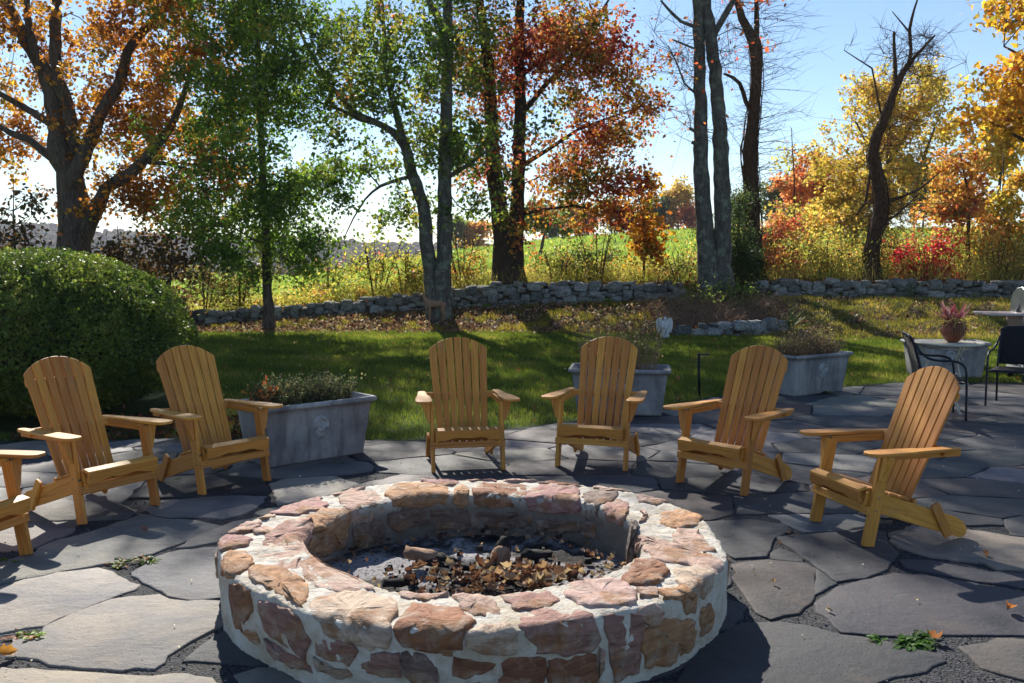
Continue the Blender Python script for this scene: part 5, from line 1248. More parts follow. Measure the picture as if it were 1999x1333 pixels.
    for s in (-1, 1):
        for (y, z) in ((-.002 + .095 * .4, .20), (.055, .27), (.082, .47), (.40, .235), (.46, .10)):
            p = Vector((s * (.277 if y < .1 else .271), y, z)); V = [p + Vector((0, math.cos(a), math.sin(a))) * .006 for a in [k * math.pi / 4 for k in range(8)]] + [p + Vector((s * .003, 0, 0))]
            ac.add([tuple(q) for q in V], np.array([[k, (k + 1) % 8, 8] for k in range(8)]))
        for (x, z) in ((.268, .205), (.232, .265), (.232, .295)):
            p = Vector((s * x, -.020 if z < .22 else -.060 + (.295 - z) * -.1, z)); V = [p + Vector((math.cos(a), 0, math.sin(a))) * .0035 for a in [k * math.pi / 3 for k in range(6)]] + [p + Vector((0, -.002, 0))]
            ac.add([tuple(q) for q in V], np.array([[k, (k + 1) % 6, 6] for k in range(6)]))
    tag(ac.build('screw_heads', M['screw'], c), kind='stuff')
    return c
CH = [(-2.674, 4.817, 1.305, 'wooden Adirondack chair cut off by the left edge, only arm and front legs showing'),
      (-2.428, 5.882, 1.022, 'wooden Adirondack chair in front of the hedge, nearest the left edge chair'),
      (-1.912, 6.58, .877, 'wooden Adirondack chair between the hedge and the lavender planter'),
      (-.324, 7.093, .186, 'wooden Adirondack chair facing forward with lawn behind, right of the lavender planter'),
      (.596, 7.18, -.324, 'wooden Adirondack chair partly hiding the planter with wispy tall grass'),
      (1.37, 6.544, -.796, 'wooden Adirondack chair beside the black path light, turned toward the pit'),
      (1.896, 5.471, -1.323, 'wooden Adirondack chair nearest at right, seen from its side with long rear foot')]
ch0 = make_chair(CH[0][3]); chairs = [ch0]
for k, (x, y, r, lab) in enumerate(CH):
    c = ch0 if k == 0 else copy_tree(ch0)
    c.location = (x, y, .006); c.rotation_euler = (0, 0, r); c['label'] = lab; chairs.append(c)
for c in (chairs[2], chairs[3]):   # small grey maker's plate on the left front legs of two chairs
    p = Acc(); box(p, (0, 0, 0), (.018, .002, .02)); o = p.build('metal_plate', M['label_metal'], c); o.location = (-.262, .012, .262)
# ------------------------------------------------------------------ lead-grey trough planters
def relief_mesh():
    nx, ny = 44, 58; u = np.linspace(-1, 1, nx); v = np.linspace(-1.25, 1.15, ny); U, Vv = np.meshgrid(u, v)
    g = lambda cx, cy, sx, sy, a: a * np.exp(-((U - cx) / sx) ** 2 - ((Vv - cy) / sy) ** 2)
    H = g(0, .0, .55, .62, .75) + g(0, -.62, .30, .42, .55)                       # head and beard
    for k in range(13):                                                           # curls and leaves round the head
        a = math.radians(-20 + 220 * k / 12); H += g(.66 * math.cos(a), .25 + .62 * math.sin(a), .19, .17, .42)
    for k in range(7): H += g(-.36 + .12 * k, -.50 - .18 * (k % 2) - .25 * (1 - abs(k - 3) / 3), .08, .16, .16)
    H += g(0, -.02, .09, .24, .40) + g(-.2, .22, .18, .05, .18) + g(.2, .22, .18, .05, .18) + g(-.27, -.12, .14, .13, .14) + g(.27, -.12, .14, .13, .14)
    H -= g(-.2, .09, .11, .07, .30) + g(.2, .09, .11, .07, .30) + g(0, -.36, .17, .045, .28)
    H += g(-.2, .09, .05, .04, .12) + g(.2, .09, .05, .04, .12) + g(0, -.28, .16, .03, .12)
    H += .05 * fbm(U, Vv, .35, 3, 3)
    Z = np.where(H > .30, (H - .30), -.12); V = np.stack([U * .085, Z * .075, Vv * .095], -1); V[..., 1] *= -1
    i = np.arange(U.size).reshape(U.shape); Q = np.stack([i[:-1, :-1], i[:-1, 1:], i[1:, 1:], i[1:, :-1]], -1).reshape(-1, 4)
    keep = (Z.ravel()[Q] > -.1).any(1); return np_mesh('face_relief', V.reshape(-1, 3), [Q[keep]], None, True)
RELIEF = relief_mesh(); RELIEF.materials.append(M['relief_stone'])
def planter_mesh(Lb=.85, Wb=.40, Lt=.97, Wt=.50, H=.47, dent=0):
    """tapered trough: outer skin, rolled rim, inner wall; corners rounded"""
    prof = [(0, .0), (0.002, .012)] + [(t, H * t) for t in np.linspace(.05, .93, 8)]
    def ring(L, W, z, r=.035, n=5):
        out = []
        for cx, cy, a0 in ((L / 2 - r, -W / 2 + r, -90), (L / 2 - r, W / 2 - r, 0), (-L / 2 + r, W / 2 - r, 90), (-L / 2 + r, -W / 2 + r, 180)):
            for k in range(n): a = math.radians(a0 + 90 * k / (n - 1)); out.append((cx + r * math.cos(a), cy + r * math.sin(a), z))
            # straight run subdivided
        return out
    R = []
    for t, z in prof: R.append(ring(Lb + (Lt - Lb) * t, Wb + (Wt - Wb) * t, z))
    for k in range(9):                                        # rolled rim
        a = math.radians(-70 + 250 * k / 8); o = .020 * math.cos(a) + .010; R.append(ring(Lt + 2 * o, Wt + 2 * o, H - .022 + .022 * math.sin(a)))
    R.append(ring(Lt - .07, Wt - .07, H - .03)); R.append(ring(Lt - .09, Wt - .09, H - .10))
    n = len(R[0]); V = np.array(R).reshape(-1, 3); i = np.arange(len(R) * n).reshape(len(R), n); a = i[:-1]; b = np.roll(a, -1, 1); d = i[1:]; c = np.roll(d, -1, 1)
    bot = i[0][::-1][None]
    V[:, 2] += .003 * np.sin(V[:, 0] * 7)
    return np_mesh('trough', V, [np.stack([a, b, c, d], -1).reshape(-1, 4), bot]), ring(Lt - .085, Wt - .085, H - .085)
def planter(x, y, rz, label, H=.47):
    root = tag(empty('planter', (x, y, 0.006), rz), label, 'planter', 'lead grey planters with face reliefs')
    me, soil = planter_mesh(H=H)
    for p in me.polygons: p.use_smooth = True
    link('trough', me, M['planter'], root)
    bm = bmesh.new(); c0 = bm.verts.new((0, 0, H - .06)); vs = [bm.verts.new(q) for q in soil]
    for k in range(len(vs)): bm.faces.new((c0, vs[k], vs[(k + 1) % len(vs)]))
    ms = bpy.data.meshes.new('soil'); bm.to_mesh(ms); bm.free(); link('soil', ms, M['soil'], root)
    o = link('face_relief', RELIEF, None, root); o.location = (0.0, -.231, H * .56); o.rotation_euler = (math.radians(6), 0, 0)
    return root
def face_pose(ax, ay, bx, by, W=.40):
    """front bottom corners on the ground -> centre and heading"""
    a, b = np.array([ax, ay]), np.array([bx, by]); d = b - a; r = math.atan2(d[1], d[0]); n = np.array([-math.sin(r), math.cos(r)])
    c = (a + b) / 2 + n * W / 2; return c[0], c[1], r
PL = []
x, y, r = face_pose(-1.86, 7.20, -1.18, 7.80); PL.append((planter(x, y, r, 'grey trough planter with green lavender, between two wooden chairs at left'), x, y, r))
x, y, r = face_pose(.66, 9.72, 1.50, 9.60); PL.append((planter(x, y, r, 'grey trough planter with tall wispy grass, half hidden by a wooden chair'), x, y, r))
x, y, r = face_pose(3.20, 10.95, 3.98, 11.45); PL.append((planter(x, y, r, 'grey trough planter with brown dry lavender, right of the black path light'), x, y, r))
x, y, r = face_pose(5.36, 12.75, 6.20, 12.66); PL.append((planter(x, y, r, 'grey trough planter standing empty behind the round cream table'), x, y, r))
def planter_plant(P, name, label, n, hmin, hmax, spread, pal, leafn, ls, seed, lean=.35, tip=None, xr=.38, leafpow=1.0):
    _, x, y, r = P; rng = np.random.default_rng(seed); root = tag(empty(name, (x, y, .40), r), label, 'plant')
    bx = rng.uniform(-xr, xr, n); by = rng.uniform(-.14, .14, n); h = rng.uniform(hmin, hmax, n)
    B = np.stack([bx, by, np.zeros(n)], -1); D = np.stack([rng.normal(0, lean, n) + bx * spread, rng.normal(0, lean, n) + by * spread * 1.5, np.ones(n)], -1); D /= np.linalg.norm(D, axis=1, keepdims=True)
    t = np.linspace(0, 1, 5); P_ = B[:, None] + D[:, None] * h[:, None, None] * t[None, :, None]
    P_ += rng.normal(0, .012, P_.shape) * t[None, :, None]; P_[:, :, 2] -= (h[:, None] * .18 * rng.random((n, 1))) * t[None] ** 2
    ac = Acc(); tubes(ac, P_, np.tile(.0022 * (1 - .65 * t), (n, 1)) * rng.uniform(.7, 1.4, (n, 1)), 3, cap=False); ac.build('stems', M['dry_cane'] if tip else M['twig'], root)
    if leafn:
        ii = rng.integers(0, n, leafn); tt = rng.random(leafn) ** leafpow; k = np.clip((tt * 4).astype(int), 0, 3); f = (tt * 4 - k)[:, None]
        Q = P_[ii, k] * (1 - f) + P_[ii, k + 1] * f + rng.normal(0, .010, (leafn, 3)); la = Acc()
        leaves(la, Q, ls, palette(pal, [1] * len(pal), leafn, rng), rng, .3, -.8); tag(la.build('foliage', M['leaf'], root), kind='stuff')
    return root
planter_plant(PL[0], 'lavender_plant', 'grey green lavender bushes filling the left planter', 460, .12, .30, .5, [(.085, .11, .055), (.13, .15, .08), (.20, .18, .10)], 11000, .019, 1, .2, xr=.34)
rt = planter_plant(PL[0], 'rust_weed', 'small rust orange weed at the left end of the lavender planter', 16, .12, .2, .2, [(.40, .13, .05), (.34, .10, .04)], 150, .04, 2, .2, xr=.04); rt.location = (PL[0][1] - .26, PL[0][2] - .20, .42)
planter_plant(PL[1], 'wispy_grass', 'tall wispy dry grass growing from the planter behind a chair', 260, .30, .75, .3, [(.16, .15, .09), (.22, .19, .11), (.10, .10, .06)], 1800, .018, 3, .12, 1)
planter_plant(PL[2], 'dry_lavender', 'brown twiggy lavender in the planter right of the path light', 520, .14, .36, .8, [(.17, .12, .09), (.24, .18, .12), (.12, .10, .06)], 7000, .018, 4, .4, 1)
planter_plant(PL[2], 'wispy_seed_stalks', 'few tall pale seed stalks rising above the dry lavender', 90, .35, .8, .4, [(.32, .26, .14)], 900, .018, 5, .22, 1)

# ------------------------------------------------------------------ path lights
def path_light(x, y, h, rz, label):
    g = float(gz(x, y)); r = tag(empty('path_light', (x, y, g), rz), label, 'path light', 'black path lights'); r.rotation_euler = (0, math.radians(-2.0), rz)
    a = Acc(); box(a, (0, 0, h / 2 - .03), (.026, .026, h + .06)); o = a.build('post', M['black_metal'], r)
    me = extrude_poly([(-.014, -.015), (.125, -.018), (.125, .018), (-.014, .015)], .017, .003); hd = link('light_head', me, M['black_metal'], r); hd.location = (0, 0, h); hd.rotation_euler = (0, math.radians(5), 0)
    b = Acc(); box(b, (.07, 0, h - .016), (.07, .026, .004)); b.build('lens', M['cream_paint'], r)
path_light(2.155, 11.03, .485, math.radians(4), 'black path light with flat bent head on the grass between two chairs')
path_light(4.05, 12.05, .36, math.radians(-12), 'short black path light peeking out behind the dry lavender planter')

# ------------------------------------------------------------------ cream bistro table, bromeliad
TX, TY = 4.46, 9.85
tb = tag(empty('bistro_table', (TX, TY, .006), .3), 'round cream metal table with scrolled cast iron legs under the red plant', 'table')
a = Acc(); lathe(a, [(0.001, .700), (.325, .700), (.338, .706), (.342, .716), (.336, .724), (.322, .726), (.001, .722)], 48); a.build('tabletop', M['cream_paint'], tb, True)
def strap(P, w, t, name, parent, m='cream_paint'):
    a = Acc(); tubes(a, np.array(P), np.full(len(P), t), 6); return a.build(name, M[m], parent, True)
for k in range(3):
    an = k * 2 * math.pi / 3 + .35; ca, sa = math.cos(an), math.sin(an)
    sh = [(.27, .70), (.255, .66), (.20, .60), (.175, .53), (.20, .45), (.235, .38), (.225, .30), (.18, .23), (.17, .15), (.21, .07), (.27, .012)]
    sh = resample([(r, z, 0) for r, z in sh], .03)[:, :2]; lg = strap([(r * ca, r * sa, z) for r, z in sh], .02, .011, 'leg', tb)
    for (cr, cz, R) in ((.225, .56, .045), (.185, .36, .035), (.215, .17, .03)):
        th = np.linspace(0, 5.2, 16); rr = R * (1 - th / 8); strap([((cr + q * math.cos(t)) * ca, (cr + q * math.cos(t)) * sa, cz + q * math.sin(t)) for q, t in zip(rr, th)], .01, .006, 'scroll', lg)
for (z, r) in ((.665, .2), (.30, .2)):
    th = np.linspace(0, 2 * math.pi, 33); strap([(r * math.cos(t), r * math.sin(t), z) for t in th], .01, .007, 'ring_brace', tb)
pot = tag(empty('plant_pot', (TX + .03, TY - .03, .733)), 'round glazed red brown pot on the cream table', 'plant pot')
a = Acc(); lathe(a, [(.001, 0), (.05, 0), (.075, .02), (.105, .07), (.115, .115), (.108, .155), (.088, .185), (.085, .195), (.092, .2), (.08, .198), (.075, .17), (.001, .16)], 32)
a.build('bowl', M['terracotta'], pot, True)
br = tag(empty('bromeliad_plant', (TX + .03, TY - .03, .915)), 'pink and red bromeliads with arching strap leaves in the pot', 'plant')
rng = np.random.default_rng(66); tt = np.linspace(0, 1, 7)
for i in range(64):
    ctr = np.array([(-.055, 0, .04), (.06, .01, .05), (0, -.02, .0)][i % 3]); inner = i % 3 != 2 and i < 46
    an = rng.uniform(0, 6.28); el = rng.uniform(.5, 1.3) if inner else rng.uniform(.15, .7); L = rng.uniform(.15, .24) if inner else rng.uniform(.2, .34)
    d = np.array([math.cos(an) * math.cos(el), math.sin(an) * math.cos(el), math.sin(el)]); P = ctr + d * L * tt[:, None] + np.array([0, 0, -1]) * (tt[:, None] ** 2) * L * (.10 if inner else .42)
    s = np.cross(d, [0, 0, 1]); s /= np.linalg.norm(s) + 1e-6; w_ = (.020 if inner else .013) * np.array([.7, 1, 1, .95, .8, .5, .08])
    V = np.stack([P - s * w_[:, None], P - np.array([0, 0, .004]), P + s * w_[:, None]], 1).reshape(-1, 3); k = np.arange(21).reshape(7, 3)
    col = np.array([(.48, .17, .20), (.56, .30, .31), (.38, .10, .13)][rng.integers(3)] if inner else [(.38, .22, .14), (.28, .14, .08), (.30, .26, .10)][rng.integers(3)])
    ac = Acc(); ac.add(V, np.concatenate([np.stack([k[:-1, 0], k[:-1, 1], k[1:, 1], k[1:, 0]], 1), np.stack([k[:-1, 1], k[:-1, 2], k[1:, 2], k[1:, 1]], 1)]), col=col); ac.build('leaf', M['leaf'], br)
for i in range(7):
    an = -1.4 + .35 * (i - 3) * .6; x0 = .115 * math.cos(an); y0 = .115 * math.sin(an); P = [(x0 * .5, y0 * .6, .04), (x0 * .9, y0 * .95, .03), (x0 * 1.06, y0 * 1.06, -.02), (x0 * 1.05, y0 * 1.06, -.11 - .01 * i % 3)]
    ac = Acc(); tubes(ac, resample([(*p, 0) for p in P], .02)[:, :3], np.full(len(resample([(*p, 0) for p in P], .02)), .004), 4, col=np.array((.30, .22, .13))); ac.build('root', M['leaf'], br)

# ------------------------------------------------------------------ wicker patio chairs
def arc(P, step=.03):
    """smooth polyline through control points (Catmull-Rom)"""
    P = np.array(P, float); Q = np.vstack([2 * P[0] - P[1], P, 2 * P[-1] - P[-2]]); out = []
    for i in range(1, len(Q) - 2):
        n = max(2, int(np.linalg.norm(Q[i + 1] - Q[i]) / step))
        for k in range(n):
            t = k / n; out.append(.5 * ((2 * Q[i]) + (-Q[i - 1] + Q[i + 1]) * t + (2 * Q[i - 1] - 5 * Q[i] + 4 * Q[i + 1] - Q[i + 2]) * t * t + (-Q[i - 1] + 3 * Q[i] - 3 * Q[i + 1] + Q[i + 2]) * t ** 3))
    out.append(P[-1]); return np.array(out)
def wicker_chair(x, y, rz, label):
    c = tag(empty('wicker_chair', (x, y, .006), rz), label, 'chair', 'dark woven patio chairs'); c.scale = (.92, .92, .91)
    R = .0125
    for s in (-1, 1):
        w_ = .285 * s
        a = Acc(); P = arc([(w_, -.24, 0), (w_, -.235, .30), (w_, -.225, .52), (w_, -.19, .60), (w_, -.10, .635), (w_, .05, .64), (w_ * .97, .16, .665), (w_ * .9, .24, .74), (w_ * .82, .285, .82)]); tubes(a, P, np.full(len(P), R), 8); a.build('leg', M['blue_black_metal'], c, True)
        a = Acc(); P = arc([(w_ * .9, .28, 0), (w_ * .88, .24, .25), (w_ * .86, .20, .42), (w_ * .85, .235, .62), (w_ * .80, .31, .86)]); tubes(a, P, np.full(len(P), R), 8); a.build('leg', M['blue_black_metal'], c, True)
        a = Acc(); P = arc([(w_ * .95, -.20, .40), (w_ * .9, 0, .405), (w_ * .87, .20, .40)]); tubes(a, P, np.full(len(P), .010), 6); a.build('seat_rail', M['blue_black_metal'], c, True)
    a = Acc(); P = arc([(-.255, -.235, .415), (0, -.245, .415), (.255, -.235, .415)]); tubes(a, P, np.full(len(P), .011), 6); a.build('front_brace', M['blue_black_metal'], c, True)
    def sheet(fn, nu, nv, name, th=.014):
        u = np.linspace(0, 1, nu); v = np.linspace(0, 1, nv); V = np.array([[fn(a_, b_) for a_ in u] for b_ in v]); n = nu * nv
        du = np.gradient(V, axis=1); dv_ = np.gradient(V, axis=0); N_ = np.cross(du, dv_); N_ /= np.linalg.norm(N_, axis=2, keepdims=True)
        # woven cords: alternate bumps
        W_ = V + N_ * th / 2; V2 = V - N_ * th / 2; i = np.arange(n).reshape(nv, nu); Q = np.stack([i[:-1, :-1], i[:-1, 1:], i[1:, 1:], i[1:, :-1]], -1).reshape(-1, 4)
        edge = []
        b = np.concatenate([i[0, :-1], i[:-1, -1], i[-1, :0:-1], i[:0:-1, 0]]); bb = np.roll(b, -1); E_ = np.stack([b, b + n, bb + n, bb], 1)
        return link(name, np_mesh(name, np.concatenate([W_.reshape(-1, 3), V2.reshape(-1, 3)]), [Q, Q[:, ::-1] + n, E_], None, True), M['weave'], c)
    sheet(lambda u, v: np.array([(u - .5) * 2 * .245, .205 + .115 * v ** 1.2 + .03 * (1 - (2 * u - 1) ** 2), .46 + .42 * v + .035 * v * (1 - (2 * u - 1) ** 2)]), 15, 13, 'backrest')
    sheet(lambda u, v: np.array([(u - .5) * 2 * .25, -.245 + .46 * v, .425 - .018 * math.sin(math.pi * u) * math.sin(math.pi * v)]), 11, 11, 'seat')
    a = Acc(); P = arc([(-.245, .31, .86), (-.2, .335, .895), (0, .352, .912), (.2, .335, .895), (.245, .31, .86)]); tubes(a, P, np.full(len(P), .012), 8); a.build('top_rail', M['blue_black_metal'], c, True)
wicker_chair(4.26, 9.62, math.radians(78), 'dark woven armchair seen side on in front of the cream table')
wicker_chair(5.42, 10.30, math.radians(-36), 'dark woven armchair at right edge in front of the grill')

# ------------------------------------------------------------------ gas grill, mostly beyond the right edge
gr = tag(empty('gas_grill', (6.95, 12.45, .006), math.radians(-4)), 'gas grill with pink grey side shelf and silver hood at the right edge', 'grill')
def solid(name, pts, th, loc, rot, m, bev=.008): o = link(name, extrude_poly(pts, th, bev, 2), M[m], gr); o.location = loc; o.rotation_euler = rot; return o
solid('side_shelf', [(-.25, -.28), (.25, -.28), (.25, .28), (-.25, .28)], .03, (-.62, 0, .86), (0, 0, 0), 'grill_shelf')
solid('side_shelf', [(-.25, -.28), (.25, -.28), (.25, .28), (-.25, .28)], .03, (.62, 0, .86), (0, 0, 0), 'grill_shelf')
# firebox: curved bowl profile across the width
pr = [(-.46, .12), (.46, .12), (.46, .04), (.41, -.06), (.32, -.13), (-.32, -.13), (-.41, -.06), (-.46, .04)]
solid('firebox', pr, .50, (0, 0, .73), (math.pi / 2, 0, 0), 'grill_bowl', .015)
solid('control_panel', rect(.80, .09), .03, (0, -.27, .80), (math.radians(80), 0, 0), 'steel', .006)
for k in range(3): 
    a = Acc(); lathe(a, [(.001, .04), (.022, .04), (.026, .03), (.028, 0)], 16); o = a.build('knob', M['black_metal'], gr); o.location = (-.22 + .22 * k, -.285, .80); o.rotation_euler = (math.radians(80), 0, 0)
hp_ = [(-.26, 0), (-.27, .10), (-.24, .20), (-.16, .28), (-.04, .315), (.10, .30), (.21, .23), (.26, .12), (.26, 0)]
h = link('hood', extrude_poly(hp_, .74, .012, 2), M['steel'], gr); h.matrix_local = frame((0, 0, .875), (0, 1, 0), (1, 0, 0)) ; 
for s in (-1, 1):
    e = link('hood_end_cap', extrude_poly([(x * 1.03, y * 1.03) for x, y in hp_[:3]] + [(-.20, .27), (-.04, .33), (.11, .31), (.22, .24), (.27, .12), (.27, 0), (.10, 0), (.02, .13), (-.10, 0)], .03, .006, 1), M['steel'], gr); e.matrix_local = frame((s * .385, 0, .875), (0, 1, 0), (1, 0, 0))
a = Acc(); P = arc([(-.28, -.27, .98), (-.27, -.32, .99), (.27, -.32, .99), (.28, -.27, .98)]); tubes(a, P, np.full(len(P), .013), 8); a.build('handle', M['steel'], gr, True)
# cart cabinet with louvred side panels
for s in (-1, 1):
    p = link('side_panel', extrude_poly([(-.24, -.26), (.24, -.26), (.24, .24), (-.24, .24)], .018, .004), M['grill_white'], gr); p.matrix_local = frame((s * .42, 0, .38), (0, 1, 0), (s, 0, 0))
    for r_ in range(3):
        for q_ in range(4):
            b = Acc(); box(b, (s * .431, -.15 + .10 * q_, .20 + .05 * r_), (.006, .07, .012)); b.build('vent_slot', M['black_metal'], gr)
solid('door', rect(.40, .48), .018, (-.205, -.245, .37), (math.pi / 2, 0, 0), 'grill_white', .004); solid('door', rect(.40, .48), .018, (.205, -.245, .37), (math.pi / 2, 0, 0), 'grill_white', .004)
solid('base_shelf', rect(.86, .50), .025, (0, 0, .105), (0, 0, 0), 'steel', .004)
for (x, y) in ((-.38, -.22), (-.38, .22), (.38, -.22), (.38, .22)):
    a = Acc(); box(a, (x, y, .49), (.03, .03, .78)); a.build('cart_leg', M['steel'], gr)
    a = Acc(); lathe(a, [(.001, -.014), (.036, -.014), (.045, -.008), (.045, .008), (.036, .014), (.001, .014)], 20); w_ = a.build('wheel', M['rubber'], gr, True); w_.location = (x, y, .045); w_.rotation_euler = (math.pi / 2, 0, .4)
    a = Acc(); box(a, (x, y, .078), (.03, .03, .035)); a.build('caster_fork', M['steel'], gr)

# ------------------------------------------------------------------ skinned statues
def skin(name, V, E, R, m, parent, sub=2, root=0):
    me = bpy.data.meshes.new(name); me.from_pydata([tuple(v) for v in V], E, []); o = link(name, me, None, parent)
    sk = o.modifiers.new('s', 'SKIN'); sk.use_smooth_shade = True
    if not me.skin_vertices: pass
    for k, v in enumerate(me.skin_vertices[0].data): v.radius = (R[k], R[k]) if np.isscalar(R[k]) else R[k]; v.use_root = (k == root)
    ss = o.modifiers.new('u', 'SUBSURF'); ss.levels = sub; ss.render_levels = sub
    dg = bpy.context.evaluated_depsgraph_get(); me2 = bpy.data.meshes.new_from_object(o.evaluated_get(dg)); me2.name = name
    o.modifiers.clear(); o.data = me2; me2.materials.clear(); me2.materials.append(M[m]); return o
dx, dy = atY(850, 610, 21.15)[0], 21.15
deer = tag(empty('deer_statue', (dx, dy, float(gz(dx, dy)))), 'brown deer statue facing left in front of the twin oak trunks', 'statue')
k = .66
V = [(.26, 0, .60), (.10, 0, .585), (-.08, 0, .59), (-.22, 0, .61), (-.31, 0, .69), (-.375, 0, .80), (-.41, 0, .88), (-.47, 0, .875), (-.54, 0, .845),          # 0 rump .. 8 nose
     (-.20, .055, .50), (-.20, .06, .34), (-.195, .06, .16), (-.205, .06, .02), (-.19, -.055, .50), (-.17, -.06, .34), (-.175, -.06, .16), (-.185, -.06, .02),
     (.26, .06, .48), (.235, .065, .38), (.31, .065, .25), (.29, .065, .13), (.28, .065, .02), (.25, -.06, .48), (.215, -.065, .38), (.275, -.065, .25), (.255, -.065, .13), (.245, -.065, .02),
     (.345, 0, .60), (.37, 0, .54)]
E_ = [(0, 1), (1, 2), (2, 3), (3, 4), (4, 5), (5, 6), (6, 7), (7, 8), (3, 9), (9, 10), (10, 11), (11, 12), (3, 13), (13, 14), (14, 15), (15, 16), (0, 17), (17, 18), (18, 19), (19, 20), (20, 21), (0, 22), (22, 23), (23, 24), (24, 25), (25, 26), (0, 27), (27, 28)]
R_ = [.115, .125, .12, .125, .085, .06, .062, .045, .024, .055, .032, .023, .022, .055, .032, .023, .022, .085, .055, .028, .02, .022, .085, .055, .028, .02, .022, .03, .018]
V = [(a * k * 1.0, b * k, c * k * 1.04) for a, b, c in V]
skin('body', V, E_, [r * k for r in R_], 'deer', deer, 2, 1)
for s in (-1, 1):
    skin('ear', [(-.395 * k, s * .03 * k, .95 * k), (-.37 * k, s * .08 * k, 1.0 * k), (-.355 * k, s * .12 * k, 1.03 * k)], [(0, 1), (1, 2)], [.016 * k, .026 * k, .006 * k], 'deer', deer, 1)
    a = Acc(); P = arc([(-.405 * k, s * .025 * k, .95 * k), (-.40 * k, s * .06 * k, 1.04 * k), (-.44 * k, s * .09 * k, 1.12 * k), (-.50 * k, s * .085 * k, 1.17 * k)], .02); tubes(a, P, np.linspace(.008, .003, len(P)), 5); a.build('antler', M['antler'], deer, True)
ax_, ay_ = atY(1298, 652, 18.9)[0], 18.9
an = tag(empty('angel_statue', (ax_, ay_, 0.0)), 'small white winged cherub statue seated on the lawn by the rock border', 'statue')
V = [(0, 0, .17), (0, .005, .23), (0, 0, .30), (0, 0, .345), (0, -.01, .385), (0, -.015, .42),   # pelvis..head top
     (.06, 0, .315), (.085, -.03, .25), (.03, -.075, .235), (-.06, 0, .315), (-.085, -.03, .25), (-.03, -.075, .23),
     (.04, -.06, .165), (.045, -.12, .15), (.01, -.10, .07), (-.02, -.12, .03), (-.04, -.06, .165), (-.05, -.12, .15), (-.04, -.09, .06), (-.05, -.12, .02)]
E_ = [(0, 1), (1, 2), (2, 3), (3, 4), (4, 5), (2, 6), (6, 7), (7, 8), (2, 9), (9, 10), (10, 11), (0, 12), (12, 13), (13, 14), (14, 15), (0, 16), (16, 17), (17, 18), (18, 19)]
R_ = [.062, .058, .055, .024, .042, .034, .026, .021, .018, .026, .021, .018, .038, .03, .022, .02, .038, .03, .022, .02]
skin('figure', V, E_, R_, 'statue_white', an, 2, 0)
skin('hair', [(0, .0, .415), (0, .02, .40), (.025, .01, .41), (-.025, .01, .41)], [(0, 1), (0, 2), (0, 3)], [.034, .033, .022, .022], 'statue_white', an, 1)
for s in (-1, 1):
    wp = [(0, .0), (.02, .07), (.055, .115), (.10, .125), (.135, .095), (.15, .03), (.148, -.05), (.13, -.13), (.105, -.19), (.095, -.145), (.08, -.165), (.07, -.11), (.05, -.12), (.04, -.06), (.015, -.05)]
    wm = extrude_poly([(s * x, y) for x, y in wp], .018, .005, 1); w_ = link('wing', wm, M['statue_white'], an); w_.location = (s * .02, .045, .28); w_.rotation_euler = (math.pi / 2, 0, s * .25)
a = Acc(); lathe(a, [(.001, 0), (.085, 0), (.095, .03), (.08, .09), (.07, .13), (.001, .14)], 14); o = a.build('base', M['statue_white'], an, True)
a = Acc(); box(a, (0, -.10, .215), (.075, .05, .03)); a.build('bowl', M['statue_white'], an)

# ------------------------------------------------------------------ burnt logs, dry leaves and weeds
def split_log(px, py, z, L, r, rz, tilt, label, m='log', char=True):
    p = unp(px, py, z); root = tag(empty('firewood_log', (p[0], p[1], z), rz), label, 'log')
    rg = np.random.default_rng(int(px)); n = 7; prof = [(r * math.cos(a), r * math.sin(a)) for a in np.linspace(math.radians(-20), math.radians(200), n)] + [(0, -r * .55)]
    def seg(x0, x1, name, mm, s0=1, s1=1):
        N = 5; V = []
        for k in range(N):
            t = k / (N - 1); s = (s0 + (s1 - s0) * t) * (1 + rg.normal(0, .05)); V += [(x0 + (x1 - x0) * t + rg.normal(0, .003), y * s + rg.normal(0, .004), zz * s + rg.normal(0, .004)) for y, zz in prof]
        q = len(prof); i = np.arange(N * q).reshape(N, q); a = i[:-1]; b = np.roll(a, -1, 1); d = i[1:]; c = np.roll(d, -1, 1)
        o = link(name, np_mesh(name, V, [np.stack([a, b, c, d], -1).reshape(-1, 4), i[0][::-1][None], i[-1][None]]), M[mm], root); return o
    if char: seg(-L / 2, L * .12, 'pale_end', m, 1, .96); seg(L * .121, L / 2, 'charred_end', 'charcoal', .93, .6)
    else: seg(-L / 2, L / 2, 'charred_wood', m, 1, .7)
    for ch in root.children: ch.rotation_euler = (0, tilt, 0)
    return root
split_log(842, 1090, .115, .27, .042, -.25, .10, 'pale split log with a blackened end lying on the ash')
split_log(980, 1078, .13, .15, .045, 1.1, -.95, 'short split log standing up tilted in the middle of the ash')
split_log(870, 1102, .10, .30, .026, -.35, .05, 'thin blackened branch lying beside the pale log', 'charcoal', False)
split_log(782, 1138, .10, .16, .026, .25, 0, 'charred stub at the near left of the leaf heap', 'charcoal', False)
split_log(1050, 1085, .10, .20, .035, .9, .2, 'burnt black chunk right of the upright log', 'charcoal', False)
rng = np.random.default_rng(91)
